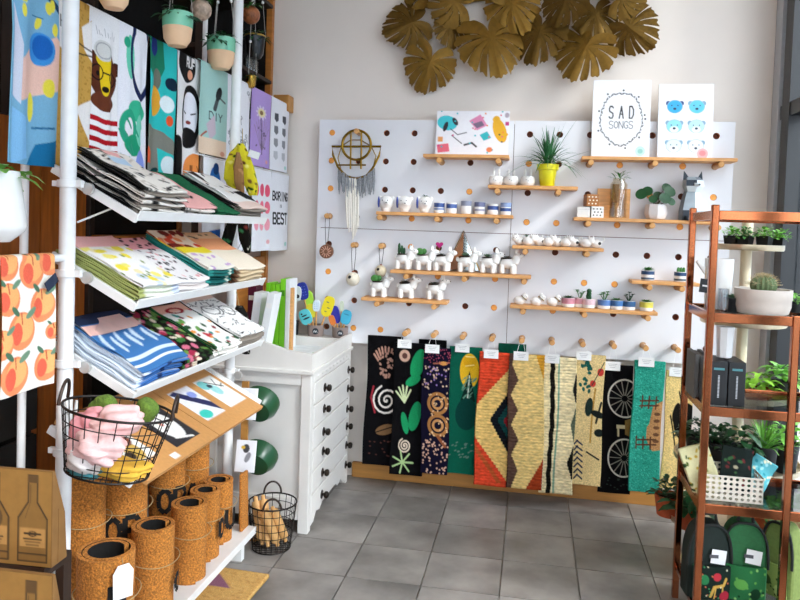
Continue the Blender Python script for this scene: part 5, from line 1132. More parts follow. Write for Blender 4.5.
bundle((-1.115, 1.70, .86), (.055, .045, .05), PINKM, 'dusty pink folded cloth at rear of hanging basket', 1, rot=(.2, .5, .3)); bundle((-1.04, 1.69, .885), (.065, .05, .04), PINK2, 'blush pink crumpled cloth topmost in hanging basket', 2, rot=(.2, -.3, .6))
bundle((-1.06, 1.63, .835), (.07, .04, .045), PINK2, 'blush pink cloth against front wires of hanging basket', 3, fold=6); bundle((-1.10, 1.645, .80), (.05, .04, .04), M('white muslin', '#efe6e2', .9, var=.1), 'white muslin bundle low in hanging basket', 4)
bundle((-1.125, 1.76, .90), (.036, .026, .038), M('moss green plush', '#5f7a2a', .95, var=.3, scale=120, bump=.3), 'moss green plush with yellow top at back of basket', 5, 'plush_fruit', 3); bundle((-1.01, 1.765, .895), (.036, .026, .036), MATS['moss green plush'], 'moss green plush beside the crumpled pink cloth', 6, 'plush_fruit', 3)
bundle((-1.11, 1.66, .762), (.05, .03, .022), M('teal cotton', '#4f98a0', .9, var=.1), 'teal cloth at bottom of hanging basket', 7); bundle((-1.02, 1.69, .765), (.07, .05, .025), M('mustard cotton', '#d9a93a', .9, var=.15), 'mustard yellow cloth at bottom of hanging basket', 8)
# ---- plant pots hung above the rack
MINT = M('mint glaze', '#7fc8a4', .25, var=.03, bump=0); PEACH = M('peach clay', '#f0c59c', .6, var=.03, bump=.01); CORD = M('grey cord', '#b7b2aa', .8)
def hpot(px, py, X, wpx, label, kind, cords=True, plant=True):
    c = onX(px, py, X); r = wpx*ppm(*c)/2; t = thing('hanging_planter', label, 'planter', (c.x, c.y, c.z-r*1.15)); h = r*2.25
    if kind == 'mint':
        B().lathe([(r*.1, 0), (r*.6, r*.08), (r*.88, r*.5), (r*.97, r*1.3), (r*.9, r*1.3), (.002, r*1.2)], n=26).obj('clay_body', PEACH, t); B().lathe([(r*.975, r*1.28), (r, h*.75), (r, h), (r*.92, h), (r*.9, h*.86), (.002, h*.85)], n=26).obj('glazed_rim', MINT, t)
    else:
        B().lathe([(r*.1, 0), (r*.55, r*.06), (r*.8, r*.5), (r*.98, h), (r*.9, h), (r*.86, h*.88), (.002, h*.87)], n=26).obj('pot', kind, t); B().lathe([(r*.985, h*.93), (r*1.02, h*.96), (r*.985, h*.995)], n=26).obj('gold_rim', M('gold rim', '#d9b45a', .3, metal=.8), t)
    if cords:
        b = B(); zz_ = 2.912-t.location.z
        for q in range(3): a = 2.1*q+.4; b.tube([(r*.95*math.cos(a), r*.95*math.sin(a), h*.98), (.004*math.cos(a), .004*math.sin(a), min(zz_, h+.45)), (0, 0, zz_)], .0014, 4)
        b.obj('cord', CORD, t); b = B()
        for q in range(3): a = 2.1*q+.4; b.sph((r*.62*math.cos(a), r*.62*math.sin(a), h+.16), .007, 8, 6)
        b.obj('bead', CARD, t)
    if plant: fb = B(); bush(fb, (0, 0, h*.86), r*1.0, 70, int(px), r*.75, r*.32, 0, .7, .6); fb.obj('foliage', DGREEN, t)
    return t
hpot(177.5, 30, -1.30, 30, 'mint and peach hanging pot in front of turquoise towel', 'mint'); hpot(221, 54, -1.335, 28, 'mint and peach hanging pot against second rack pole', 'mint'); hpot(114, -8, -1.30, 31, 'peach hanging pot above the bear towel', 'mint')
hpot(255, 47, -1.36, 21, 'black hanging pot with gold rim and trailing leaves', M('black enamel', '#15181a', .3)); hpot(251, 82, -1.36, 11, 'tiny brass hanging pot below black pot', M('polished brass', '#b08a3c', .25, metal=1), True, True)
def hball(px, py, X, rpx, mat, label):
    c = onX(px, py, X); r = rpx*ppm(*c); t = thing('hanging_ball', label, 'ornament', c); B().sph((0, 0, 0), r, 20, 14).obj('ball', mat, t); B().tube([(0, 0, r*.95), (0, 0, 2.912-c.z)], .0014, 4).obj('cord', CORD, t)
    fb = B(); bush(fb, (0, 0, r*.8), r*.8, 30, int(px), r*.8, r*.3, 0, .6, .5); fb.obj('moss', GREEN, t)
hball(201, 10, -1.33, 10.5, M('speckled shell', '#b29a86', .5, var=.5, scale=50), 'speckled grey brown hanging ball planter'); hball(251, 15, -1.36, 9, M('copper speckle', '#9a5a34', .5, var=.5, scale=50), 'copper brown hanging ball planter right of pole')
# white planter and fruit towel at the near end
c = onX(-6, 202, -1.27); t = thing('hanging_planter', 'large white tapered hanging planter with pothos leaves', 'planter', c)
B().lathe([(.002, -.095), (.035, -.095), (.066, -.07), (.072, -.055), (.055, .075), (.05, .075), (.046, .05), (.002, .045)], n=30).obj('pot', WHITE, t); fb = B(); bush(fb, (0, 0, .06), .07, 34, 3, .06, .035, 0, .4, .6); fb.obj('foliage', LGREEN, t); B().tube([(0, 0, -.094), (0, 0, -.16)], .003, 6).obj('drip_rod', WMETAL, t); B().tube([(0, 0, .05), (.0, 0, 2.91-c.z)], .0016, 4).obj('cord', CORD, t)
cv = Cv(1.6, '#f3ecdf', 90)
r = random.Random(4)
for x, y, s in ((.1, .12, .2), (.55, .2, .24), (.9, .1, .2), (.1, .5, .22), (.75, .62, .24), (.35, .88, .26), (.0, 1.0, .2), (.25, 1.38, .26), (.85, 1.35, .22), (.95, .95, .12)):
    cv.el(x, y, s, s*.85, '#ef8f5f').el(x+.03, y-.03, s*.75, s*.62, '#f5b06f').el(x-s*.3, y+s*.1, s*.4, s*.5, '#e9664d').ln([(x, y-s*.8), (x+.02, y-s*.3)], .02, '#c8553c')
    cv.el(x+s*.7, y-s*.75, s*.42, s*.16, '#6f8f74', -.5).el(x-s*.45, y-s*.9, s*.36, s*.14, '#4f7358', .6)
hang(0, 47, 262, 391, cv, 'cream tea towel printed with orange peaches on front rail', X=PXk+.014, ztop=1.312, seed=31, amp=.004, yr=(1.555, 1.757))
t = tag(B().box((0, 0, 0), (.002, .05, .028)).obj('swing_tag', M('navy label', '#1d2a44', .5), None, (PXk+.024, 1.735, 1.235), (.55, 0, 0)), 'small navy swing tag on the peach towel', 'tag')
# ---- kraft bottle bags
BAGM = M('kraft bag', rough=.75, var=.08, scale=40, bump=.04, attr=True); BAGS = M('kraft bag side', '#80592a', .8, var=.1)
def bag(loc, w, h, d, rz, label, seed=0):
    t = thing('bottle_bag', label, 'bag', loc, (0, 0, rz)); cv = Cv(h/w, '#9a7034', 80); a = h/w
    ink = '#3f2c14'
    for cx, dark in ((.24, True), (.75, False)):
        bw = .19; nk = .06
        cv.pg([(cx-nk, .05*a), (cx-nk, .33*a), (cx-bw, .5*a), (cx-bw, .95*a), (cx+bw, .95*a), (cx+bw, .5*a), (cx+nk, .33*a), (cx+nk, .05*a)], '#8a642e')
        cv.ln([(cx-nk, .05*a), (cx-nk, .33*a), (cx-bw, .5*a), (cx-bw, .95*a), (cx+bw, .95*a), (cx+bw, .5*a), (cx+nk, .33*a), (cx+nk, .05*a), (cx-nk, .05*a)], .022, ink)
        cv.rc(cx-nk, .05*a, cx+nk, .13*a, '#5d4220').ln([(cx-.03, .15*a), (cx-.03, .33*a), (cx-.1, .5*a)], .012, '#6d4f26').rc(cx-bw+.02, .6*a, cx+bw-.02, .8*a, '#b8894a')
        if dark: cv.el(cx, .52*a, .11, .12*a, '#5d4220').el(cx, .5*a, .05, .06*a, '#8a6632')
        else: cv.el(cx, .66*a, .06, .03*a, ink, 0, .6).ln([(cx-.11, .66*a), (cx+.11, .66*a)], .02, ink)
        for q in range(3): cv.ln([(cx-.12+.02*q, (.715+.03*q)*a), (cx+.12-.02*q, (.715+.03*q)*a)], .014, ink)
        cv.ln([(cx-bw, .87*a), (cx+bw, .87*a)], .016, ink)
    B().prism([(0, 0), (d*.6, 0), (d*.5, h*.5), (.008, h), (0, h)], -w/2, w/2, 'x').obj('body', BAGS, t, bevel=.002); sheet('printed_front', flat((-w/2+.002, -.0015, h-.002), (w-.004, 0, 0), (0, 0, -h+.004)), cv, BAGM, t, th=0)
    B().box((w/2+.0005, d*.24, h*.3), (.001, .003, h*.56)).obj('gusset_fold', M('kraft fold', '#7d5628', .8), t)
BGY = 1.45
st = thing('bag_stand', 'low dark wooden stand holding the kraft bottle bags', 'stand', (-1.155, BGY, 0))
zb1 = onY(40, 568, BGY).z; zb2 = zb1-.24
B().box((0, .05, zb1-.012), (.17, .10, .022)).obj('upper_tier', DARKWOOD_SHADE, st); B().box((0, -.11, zb2-.012), (.17, .10, .022)).obj('lower_tier', DARKWOOD_SHADE, st)
for sx in (-1, 1):
    B().box((sx*.074, .085, zb1/2-.012), (.022, .03, zb1-.024)).obj('leg', DARKWOOD_SHADE, st); B().box((sx*.074, -.14, zb2/2-.012), (.022, .03, zb2-.024)).obj('leg', DARKWOOD_SHADE, st); B().box((sx*.074, -.03, zb2-.035), (.02, .24, .022)).obj('side_rail', DARKWOOD_SHADE, st)
x1 = Xat(51, BGY, zb1+.1); bag((x1-.095, BGY, zb1), .19, onY(30, 470, BGY).z-zb1, .1, .05, 'kraft bag printed with two wine bottles on upper tier')
x1 = Xat(53, BGY-.16, zb2+.1); bag((x1-.1, BGY-.16, zb2), .19, onY(30, 573, BGY-.16).z-zb2, .1, .03, 'kraft bag printed with wine bottles on lower tier')
# ================================================================ bits around the second pole
def lobe(b, pts, rr, n=12, sq=.6):
    return b.tube(pts, rr, n)
hk = (PXk+.024, Y2-.02)
t = thing('fruit_print_mitt', 'yellow leafy fabric mitt hanging from second rack pole', 'mitt', (hk[0]+.02, hk[1], 1.62))
def ptube(name, pts, rr, cv, parent, flat_=.55):      # printed fabric tube, squashed front to back
    P = [Vector(q) for q in pts]; n = len(P)-1
    def S(u, v):
        f_ = v*n; i = min(int(f_), n-1); g_ = f_-i; c = P[i].lerp(P[i+1], g_); r_ = rr[i]+(rr[i+1]-rr[i])*g_; a = 2*math.pi*u; k = 1+.12*math.sin(3*a+6*v)+.06*math.sin(7*a+11*v)
        return (c.x+r_*k*math.cos(a), c.y+r_*k*flat_*math.sin(a), c.z)
    return sheet(name, S, cv, PRINT, parent, .003)
yc = lambda s_: speck('#dfd02e', ['#3f6a1e', '#2a4a18', '#f0e67a', '#7a5a2a', '#b9a81e'], 46, s_, 1.6, 40, .06, .05)
ptube('mitt_half', [(-.01, 0, .13), (-.03, 0, .09), (-.04, 0, .05), (-.045, -.005, -.02), (-.03, 0, -.07)], [.012, .03, .034, .03, .014], yc(1), t)
ptube('mitt_half', [(.0, -.025, .13), (.015, -.03, .08), (.035, -.03, .03), (.055, -.025, -.04), (.06, -.02, -.09)], [.012, .026, .03, .03, .016], yc(2), t)
ptube('lining', [(.0, -.05, .09), (.004, -.052, .03), (.012, -.05, -.04), (.02, -.045, -.09)], [.006, .02, .02, .01], speck('#9a7148', ['#7a5432', '#b98a5c'], 16, 3), t)
B().box((.05, -.06, .1), (.05, .002, .03), T=Matrix.Rotation(.3, 4, 'Y')).obj('swing_tag', CARD, t); B().tube([(0, 0, .12), (-.01, .015, .2)], .002, 5).obj('loop', TWINE, t)
t = thing('black_gloves', 'pair of black patterned gloves hanging below top rack shelf', 'gloves', (hk[0]+.01, hk[1]-.02, 1.36))
for s, x in ((-1, -.035), (1, .045)):
    ptube('glove', [(0, .002*s, .12), (x*.5, .002*s, .06), (x, -.005, -.02), (x*1.15, 0, -.08)], [.01, .022, .025, .01], speck('#17140f', ['#3f8f5a', '#d9d2c2', '#8a3a34', '#17140f'], 14, 7+s, 1.6, 30, .05, .05), t)
B().tube([(0, 0, .11), (-.02, .02, .17)], .002, 5).obj('loop', TWINE, t)
t = thing('drawstring_pouch', 'black patterned drawstring pouch hanging beside dresser', 'pouch', (hk[0]+.03, hk[1]-.015, .9))
pc = lambda s_: speck('#161412', ['#b9b4aa', '#6d6a64', '#161412'], 60, s_, 1.6, 40, .02, line=True)
ptube('pouch_body', [(0, 0, .15), (0, 0, .11), (.005, 0, .05), (-.005, 0, -.01), (-.03, 0, -.06)], [.012, .034, .048, .046, .02], pc(1), t)
ptube('pouch_fold', [(.02, -.02, .08), (.035, -.025, .02), (.045, -.02, -.055)], [.02, .03, .014], pc(2), t)
B().tube([(0, 0, .14), (-.02, .01, .21)], .002, 5).obj('drawstring', TWINE, t)
# tiered green bowls with cards at the end of the rack
t = thing('green_bowl_tower', 'pair of dark green bowls on a wooden strip beside dresser', 'bowl stand', (-1.20, 3.03, 0)); DG = M('dark green enamel', '#1c4a2c', .3, var=.1)
B().box((-.04, 0, .35), (.03, .014, .7)).obj('strip', BASEW, t); B().box((-.02, 0, .008), (.16, .1, .016)).obj('foot', BASEW, t)
for z in (.36, .60): B().lathe([(.02, -.05), (.06, -.045), (.082, -.005), (.084, .03), (.079, .03), (.075, -.0), (.055, -.038), (.002, -.04)], n=26, T=Matrix.Translation((.03, -.004, z)) @ Matrix.Rotation(-1.1, 4, 'X')).obj('bowl', DG, t)
for z, sd in ((.565, 3), (.335, 5)):
    cv = Cv(1.5, '#eeeef2', 30); r = random.Random(sd); cv.el(.5, .4, .16, .2, '#3a3a3e').el(.6, .8, .12, .25, '#8a8a90', .4).el(.35, .35, .1, .08, '#d9b23a')
    o = sheet('print_card', flat((-.045, 0, .13), (.09, 0, 0), (0, 0, -.135)), cv, PAPER, None, .0015, (-1.19, 2.915, z), (-.25, 0, .1)); tag(o, 'white illustrated card in the upper green bowl' if sd == 3 else 'white illustrated card in the lower green bowl', 'card')
# wooden hutch behind
t = thing('wooden_hutch', 'amber wooden hutch with dark open shelves in back corner', 'cabinet', (-1.75, 3.45, 0)); HX0, HX1, HY0, HY1 = -.28, .255, -.42, .43
AMB = M('amber pine', '#b5702c', .5, var=.2, scale=7, stretch=(1, 1, 6), bump=.03)
for x in (HX0, HX1):
    for y in (HY0, HY1): B().box((x, y, 1.45), (.035, .035, 2.9)).obj('post', AMB if y > 0 else DARKWOOD_SHADE, t, bevel=.003)
B().box((HX0-.005, 0, 1.45), (.012, HY1-HY0, 2.85)).obj('back_panel', M('black shade ply', '#120c09', .8, var=.2), t)  # inner shade painted into the panels, near posts and upper boards
B().box((0, HY1+.008, 2.45), (HX1-HX0, .012, .9)).obj('end_panel', MATS['black shade ply'], t)
for z in (.3, .75, 1.32, 1.8, 2.2, 2.62): B().box((-.01, 0, z), (HX1-HX0+.03, HY1-HY0, .022)).obj('shelf_board', AMB if z < 1.5 else DARKWOOD_SHADE, t, bevel=.002)
for k in range(3):
    d = B().box((HX1+.004, .2, .855+.15*k), (.02, .40, .14)).obj('drawer', AMB, t, bevel=.003); B().sph((HX1+.022, .2, .855+.15*k), .011, 10, 8).obj('knob', KN, d)
for k, (y, z, col) in enumerate(((3.68, 2.212, (.9, .95, .95)), (3.75, 2.212, (.85, .92, .95)))):
    o = B().lathe([(.018, 0), (.022, .004), (.022, .08), (.009, .1), (.009, .13), (.007, .13), (.007, .1), (.019, .078), (.019, .008), (.002, .006)], n=18).obj('glass_bottle', glass('clear bottle', (.95, .97, .97), .12), None, (-1.53, y, z)); tag(o, 'clear glass bottle on dark hutch shelf', 'bottle', 'clear bottles in the hutch')
o = thing('shade_crate', 'black slatted crate added as shade behind the kraft bags', 'crate', (-1.82, 1.75, 0)); BLK = M('black shade wood', '#0f0d0c', .7, var=.2)  # added crate, black so that it fills in the shade behind the bags
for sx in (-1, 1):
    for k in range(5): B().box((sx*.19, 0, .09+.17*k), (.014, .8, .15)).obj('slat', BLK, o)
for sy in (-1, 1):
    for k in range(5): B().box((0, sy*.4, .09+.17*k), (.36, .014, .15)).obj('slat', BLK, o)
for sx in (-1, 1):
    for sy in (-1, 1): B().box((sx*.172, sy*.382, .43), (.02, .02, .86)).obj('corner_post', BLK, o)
# ================================================================ copper shelving on the right
COP = M('polished copper', '#a9623f', .13, metal=1, var=.12, scale=9, bump=.01)
RX0, RX1, RY0, RY1, RXm = .603, 1.06, 2.585, 2.93, .872
LV = [1.49, 1.143, .823, .488, .125]
t = thing('copper_rack', 'open copper shelving rack with glass shelves near window', 'rack', (RX0, RY0, 0))
w_ = RX1-RX0; d_ = RY1-RY0
for x, y, zt in ((0, 0, 1.525), (0, d_, 1.525), (w_, 0, 1.525), (w_, d_, 1.525), (RXm-RX0, 0, LV[1]+.02)): B().box((x, y, zt/2), (.024, .024, zt)).obj('leg', COP, t, bevel=.003)
for k, z in enumerate(LV):
    hb_ = .032 if k < 4 else .02
    for y in ((0, d_) if k < 4 else (d_,)): B().box((w_/2, y, z), (w_-.024, .012, hb_)).obj('cross_bar', COP, t, bevel=.002)
    for x in (0, w_): B().box((x, d_/2, z), (.012, d_-.024, hb_)).obj('side_bar', COP, t, bevel=.002)
    if k: B().box((w_/2, d_/2, z+.006), (w_-.012, d_-.012, .006)).obj('glass_shelf', glass('smoked glass', (.55, .58, .58), .14), t)
def onr(k, px, Y): z = LV[k]+.0095; return (Xat(px, Y, z), Y, z)
# bowl with cactus
t = thing('cactus_bowl', 'wide cream bowl with round fuzzy cactus on copper rack', 'plant', onr(1, 762, 2.70)); CREAM = M('cream stoneware', '#e6d9cc', .6, var=.04)
B().lathe([(.07, 0), (.082, .004), (.09, .03), (.09, .05), (.093, .054), (.093, .088), (.085, .088), (.08, .07), (.002, .068)], n=34).obj('bowl', CREAM, t); B().lathe([(.082, .07), (.03, .077), (.002, .078)], n=20).obj('soil', SOIL, t)
b = B().sph((0, 0, .1), (.042, .042, .034), 32, 14, fn=lambda d: 1+.05*math.cos(16*math.atan2(d.y, d.x))); cb0 = b.obj('cactus', M('cactus green', '#6d7f55', .7, var=.2), t); b = B(); r = random.Random(4)
for k in range(220):
    a, e = r.uniform(0, 6.28), r.uniform(0, 1.5); d = Vector((math.cos(a)*math.cos(e), math.sin(a)*math.cos(e), math.sin(e)*.8)); p0 = Vector((0, 0, .1))+d*.041; b.tube([p0, p0+d*.016+Vector((r.uniform(-1, 1), r.uniform(-1, 1), 0))*.006], .0006, 3)
o = b.obj('spines', M('straw spines', '#c9b48c', .8), cb0); o['kind'] = 'stuff'
def jar(px, Y, k, prof, mat, name, label, cat, n=22):
    t = thing(name, label, cat, onr(k, px, Y)); B().lathe(prof, n=n).obj('body', mat, t); return t
t = jar(717, 2.80, 1, [(.03, 0), (.043, .003), (.046, .07), (.05, .185), (.045, .185), (.042, .06), (.002, .008)], WHITE, 'pitcher', 'tall white enamel pitcher on copper rack shelf', 'pitcher')
B().prism([(-.048, .15), (-.075, .175), (-.08, .17), (-.048, .125)], -.012, .012, 'y').obj('spout', WHITE, t)
o = B().box((-.062, -.045, .08), (.04, .003, .05), T=Matrix.Rotation(.1, 4, 'Y')).obj('price_tag', M('black card', '#1a1c22', .5), t); B().tube([(-.055, -.045, .108), (-.05, -.02, .15)], .001, 4).obj('string', TWINE, o)
B().box((-.062, -.047, .08), (.022, .001, .006), T=Matrix.Rotation(.1, 4, 'Y')).obj('tag_print', CARD, o)
jar(722.5, 2.66, 1, [(.014, 0), (.018, .002), (.018, .085), (.016, .085), (.016, .006), (.002, .005)], glass('tumbler glass', (.9, .93, .95), .15), 'glass_tube', 'clear glass tube vase beside white pitcher', 'vase')
def potplant(loc, r, h, potmat, label, kind, mat, seed=0, size=1, name='potted_plant', sq=False):
    t = thing(name, label, 'plant', loc, (0, 0, seed*.7 if not sq else .1))
    B().lathe([(r*.75, 0), (r*.8, .002), (r*.98, h*.8), (r, h*.82), (r, h), (r*.9, h), (r*.86, h*.85), (.002, h*.84)], n=4 if sq else 20).obj('pot', potmat, t)
    B().lathe([(r*.86, h*.86), (.002, h*.9)], n=14).obj('soil', SOIL, t); b = B()
    if kind == 'bush': bush(b, (0, 0, h*.9), r*1.25*size, int(90*size), seed, r*.6, r*.34, 0, .9)
    elif kind == 'broad': bush(b, (0, 0, h*.95), r*1.4*size, int(46*size), seed, r*1.1, r*.6, 0, .9, .5)
    elif kind == 'grass': grass(b, (0, 0, h*.85), r, r*2.6*size, 50, seed, r*.14, .5)
    elif kind == 'ros': rosette(b, (0, 0, h*.9), r*1.4*size, 26, 0, seed, .6, .35)
    b.obj('foliage', mat, t); return t
TERRA = M('terracotta', '#b5532c', .8, var=.12, scale=30); NUR = M('black nursery plastic', '#17181a', .5, var=.1); LIMEL = M('lime leaf', '#8fc63a', .5, var=.25, scale=50)
potplant(onr(1, 731, 2.72), .028, .05, NUR, 'small black pot of grey green succulent beside cactus bowl', 'ros', GREYG, 3)
potplant(onr(1, 793, 2.82), .03, .04, NUR, 'little pot of light green leaves behind cactus bowl', 'bush', LGREEN, 5)
# black boxes / books
def book(px0, px1, ytop, Y, k, mat, label, txt=None, dep=.14, nm='boxed_book', grp=None):
    z = LV[k]+.0095; x0, x1 = Xat(px0, Y, z), Xat(px1, Y, z); h = Zat(ytop, x0, Y)-z; t = thing(nm, label, 'book', ((x0+x1)/2, Y, z), group=grp); w = x1-x0-.001
    B().box((0, dep/2, h/2), (w, dep, h)).obj('cover', mat, t, bevel=.002)
    if txt:
        B().box((0, -.0008, h*.83), (w*.6, .001, h*.05)).obj('emblem', M('teal foil', '#4f8f94', .4), t); cv = Cv(3, '#101114', 30)
        for q in range(16): cv.rc(.38, .2+.16*q, .62, .3+.16*q, '#c9ccd0')
        sheet('spine_print', flat((-w*.2, -.0012, h*.72), (w*.4, 0, 0), (0, 0, -h*.6)), cv, PAPER, t, th=0)
BKB = M('black boxboard', '#101114', .45, var=.1); GRB = M('grey boxboard', '#5b5a58', .6, var=.1)
book(708.5, 726.5, 361, 2.64, 2, BKB, 'black boxed book with white spine lettering beside grey boxes', 1); book(727, 744.5, 362, 2.64, 2, BKB, 'black boxed book with white spine lettering beside potted plants', 1)
for a_, b_, y_ in ((693, 698, 354), (698.3, 703, 356), (703.3, 708, 355)): book(a_, b_, y_, 2.72, 2, GRB, 'thin grey boxed book leaning against black books', None, .14, grp='grey boxed books')
c = onY(725, 352, 2.70); o = thing('paper_cup_stack', 'translucent white paper bag standing on black books', 'paper bag', (c.x, 2.71, Zat(361, c.x, 2.64)+.001)); B().lathe([(.022, 0), (.026, .002), (.031, .11), (.029, .11), (.024, .004), (.002, .003)], n=8).obj('bag', CARD, o); B().lathe([(.0315, .1), (.032, .104), (.0315, .108)], n=8).obj('folded_edge', CARD, o)
o.name = 'paper_bag'
# perforated basket with goods
x0, x1 = Xat(704, 2.64, .5), Xat(763, 2.64, .5); zb = LV[3]+.0095
t = thing('perforated_basket', 'cream perforated metal basket of folded cloths on copper rack', 'basket', ((x0+x1)/2, 2.72, zb)); bw, bd, bh = x1-x0, .16, .085
def perf(w, h, nx, nz, tr):
    b = B(); n = 8
    for i in range(nx):
        for j in range(nz):
            cx, cz = (i+.5)*w/nx-w/2, (j+.5)*h/nz; hw, hh_ = w/nx/2, h/nz/2; o = []; q_ = []
            for k in range(n):
                a = math.pi/4+2*math.pi*k/n; u, v = math.cos(a), math.sin(a); s = 1/max(abs(u), abs(v)); o.append((cx+u*s*hw, 0, cz+v*s*hh_)); q_.append((cx+u*hw*.62, 0, cz+v*hh_*.62))
            b.add(o+q_, [(k, (k+1) % n, n+(k+1) % n, n+k) for k in range(n)], 0, False)
    me = b.mesh('side_panel', M('cream powder coat', '#e6dccb', .5, var=.03)); return me
for (lx, ly, rz, w) in ((0, -bd/2, 0, bw), (0, bd/2, 0, bw), (-bw/2, 0, math.pi/2, bd), (bw/2, 0, math.pi/2, bd)):
    o = link('side_panel', perf(w, bh, max(3, int(w/.018)), 5, None), t, (lx, ly, .003), (0, 0, rz)); sd = o.modifiers.new('s', 'SOLIDIFY'); sd.thickness = .0015
B().box((0, 0, .002), (bw, bd, .003)).obj('floor_plate', MATS['cream powder coat'], t); B().tube([(-bw/2, -bd/2, bh+.003), (bw/2, -bd/2, bh+.003), (bw/2, bd/2, bh+.003), (-bw/2, bd/2, bh+.003)], .003, 6, closed=True).obj('rim', MATS['cream powder coat'], t)
tx, ty = t.location.x, t.location.y
for k, (dx, w, h, base, cols, ang, lab) in enumerate(((-.07, .1, .17, '#e6dfae', ['#5a6b2a', '#2f4a22', '#c9a93a'], -.35, 'cream leaf patterned cloth in perforated basket'), (.02, .1, .16, '#26302c', ['#4a7a4a', '#c9c2a2', '#7f3a3a'], .1, 'dark floral cloth in perforated basket'), (.08, .09, .13, '#5fb3bd', ['#9fd6da', '#2f8a96', '#e9e4c2'], .5, 'aqua patterned cloth leaning out of perforated basket'))):
    cv = speck(base, cols, 26, 40+k, h/w, 40, .07, .05); ph = k*1.7
    o = sheet('folded_cloth', lambda u, v, w=w, h=h, ph=ph: (-w/2+u*w, .008*math.sin(5*u+ph)+.006*math.sin(6*v), h*(1-v)), cv, PRINT, None, .012, (tx+dx, ty-.03+.03*k, zb+.008), (-.12, ang, 0)); tag(o, lab, 'cloth')
# backpacks at the bottom
def pack(px, Y, w, h, base, label, cols, kind, rz=0, dep=.08, tagc=True):
    z = LV[4]+.0095 if False else .1345; t = thing('childs_backpack', label, 'backpack', (Xat(px, Y, z+.1), Y, z), (0, 0, rz)); mt = M('canvas '+base, base, .8, var=.12, scale=80)
    pr_ = [(-w/2, 0), (w/2, 0)]+[(w/2*math.copysign(abs(math.cos(q))**.7, math.cos(q)), h*.45+h*.55*abs(math.sin(q))**.8) for q in [math.pi*k/16 for k in range(17)]]
    B().prism(pr_, 0, dep, 'y').obj('body', mt, t, bevel=.012)
    B().tube([(u, -.002, v) for u, v in pr_[2:]], .005, 6).obj('zip_piping', M('dark piping', '#161a16', .6), t)
    cv = Cv(.8, base, 60); r = random.Random(int(px))
    if kind == 'zoo': cv.el(.3, .3, .12, .12, '#2f7a4a').el(.62, .22, .1, .09, '#b0303a').ln([(.5, .7), (.56, .45), (.8, .42), (.86, .28)], .07, '#c9a04a').ln([(.6, .45), (.6, .75)], .04, '#c9a04a').ln([(.78, .45), (.8, .75)], .04, '#c9a04a').el(.85, .68, .12, .12, '#a82a3a').scatter(20, 3, lambda x, y, q: cv.el(x, y, .02, .02, q.choice(['#d9d2b2', '#3f8f5a', '#c96a4a'])))
    else: cv.el(.4, .4, .16, .12, cols[0]).el(.75, .6, .13, .14, cols[1]).scatter(16, 5, lambda x, y, q: cv.el(x, y, .03, .03, q.choice(cols)))
    ph = h*.44; pw = w*.86
    sheet('front_pocket', lambda u, v: (-pw/2+u*pw, -.014-.018*math.sin(math.pi*u)*math.sin(math.pi*min(1, .25+.75*v)), .012+ph*(1-v)), cv, PRINT, t, .012)
    B().tube([(-.025, .02, h*.99), (-.02, .02, h+.03), (.02, .02, h+.03), (.025, .02, h*.99)], .006, 8).obj('grab_loop', MATS['dark piping'], t)
    if tagc: B().box((.01, -.012, h*.6), (.05, .002, .05), T=Matrix.Rotation(.1, 4, 'Y')).obj('price_tag', CARD, t); B().box((.01, -.0135, h*.6), (.03, .001, .012)).obj('tag_print', M('tag ink', '#55555a', .6), t)
pack(709, 2.66, .15, .27, '#16241e', 'dark backpack with giraffe and jungle pocket on copper rack', [], 'zoo', .1)
pack(744, 2.68, .15, .28, '#2a6a3c', 'green dinosaur backpack with white price tag', ['#5fa04a', '#163a22', '#8fc06a'], 'dino', -.1)
pack(776, 2.74, .12, .27, '#7f8f4a', 'olive green backpack at end of bottom copper shelf', ['#3a4a22', '#a9b56a'], 'dino', -.9, .07, False)
# ================================================================ tiered plant stand between rack and window
PS = (.885, 3.235); t = thing('tiered_plant_stand', 'cream pole plant stand with five round metal trays', 'plant stand', (*PS, 0)); BRS = M('pale brushed metal', '#d8c7a8', .3, metal=.8, var=.1)
B().lathe([(.022, 0), (.022, 1.5), (.012, 1.52)], n=18).obj('pole', M('cream lacquer', '#e2d3b2', .35, var=.03), t)
TR = [(1.372, .14), (1.06, .165), (.757, .195), (.47, .245), (.215, .268)]
for z, r in TR: B().lathe([(.02, -.006), (r, -.006), (r+.003, .0), (r+.003, .018), (r-.002, .018), (r-.004, 0), (.022, 0)], c=(0, 0, z), n=44).obj('tray', BRS, t)
B().lathe([(.2, 0), (.2, .012), (.03, .03), (.022, .05)], n=30).obj('base', BRS, t)
def ont(k, px, dy): z = TR[k][0]+.0005; Y = PS[1]+dy; return (Xat(px, Y, z), Y, z)
potplant(ont(0, 731.5, -.05), .035, .052, NUR, 'black tray of fresh seedlings on top tray edge', 'bush', LGREEN, 1, 1, 'seedling_tray', True); potplant(ont(0, 745, -.07), .035, .052, NUR, 'black tray of fresh seedlings beside stand pole', 'bush', GREEN, 2, 1, 'seedling_tray', True)
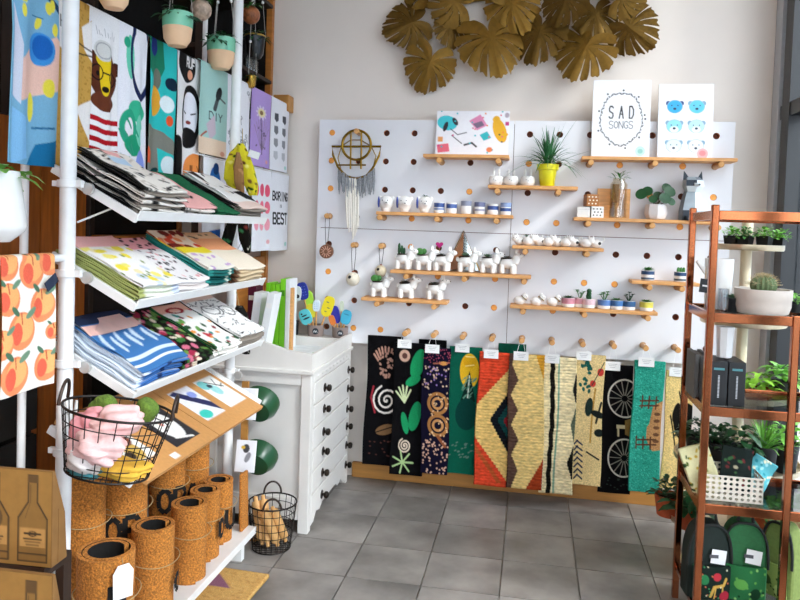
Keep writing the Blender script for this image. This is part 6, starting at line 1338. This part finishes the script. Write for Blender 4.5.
potplant(ont(0, 764, -.06), .036, .055, NUR, 'black tray of bright cress right of stand pole', 'bush', LGREEN, 3, 1, 'seedling_tray', True); potplant(ont(0, 779, -.02), .032, .05, NUR, 'black tray of trailing cress near window', 'bush', LGREEN, 4, 1.1, 'seedling_tray', True)
potplant(ont(1, 790, -.02), .035, .05, NUR, 'small dark pot of leafy green near window on second tray', 'bush', LGREEN, 6)
potplant(ont(2, 757, -.12), .05, .055, TERRA, 'terracotta pot of lime green plant on middle tray', 'broad', LIMEL, 7); potplant(ont(2, 781, -.08), .052, .08, NUR, 'black pot of glossy bright leaves on middle tray', 'broad', LGREEN, 8, 1.1); potplant(ont(2, 729, -.03), .04, .07, NUR, 'black pot of dark trailing leaves behind books', 'broad', DGREEN, 9, 1.1); potplant(ont(2, 700, .02), .035, .06, NUR, 'black pot of dark leaves above grey boxes', 'bush', DGREEN, 19, 1.1)
for k, (px, dy, m_, kd, lab) in enumerate(((697, -.1, DGREEN, 'broad', 'black pot of dark foliage at left rim of fourth tray'), (716, -.17, DGREEN, 'bush', 'black pot of dark foliage seen between copper legs'), (738, -.2, DGREEN, 'broad', 'black pot of reddish green leaves above folded cloths'), (763, -.17, LGREEN, 'grass', 'black pot of spiky light green leaves on fourth tray'), (785, -.1, LGREEN, 'broad', 'black pot of pale leaves near window on fourth tray'))): potplant(ont(3, px, dy), .048, .12, NUR, lab, kd, m_, 20+k, 1.35)
for k, (px, dy, m_, kd, lab) in enumerate(((668, -.02, DGREEN, 'bush', 'terracotta pot of dense dark foliage on lowest tray'), (690, -.14, DGREEN, 'broad', 'terracotta pot of broad leaves behind copper leg'), (768, -.16, GREEN, 'bush', 'terracotta pot of green foliage behind the backpacks'))): potplant(ont(4, px, dy), .058, .09, TERRA, lab, kd, m_, 30+k, 1.15)
for k, (px, dy, lab) in enumerate(((706, .0, 'dark trailing plant hanging over fourth tray rim'), (727, .05, 'tall dark leaved plant behind perforated basket'), (773, .03, 'low dark plant right of the stand pole on fourth tray'))): potplant(ont(3, px, dy), .036, .07, NUR, lab, 'bush', DGREEN, 50+k, 1.7)
bpy.context.view_layer.update()
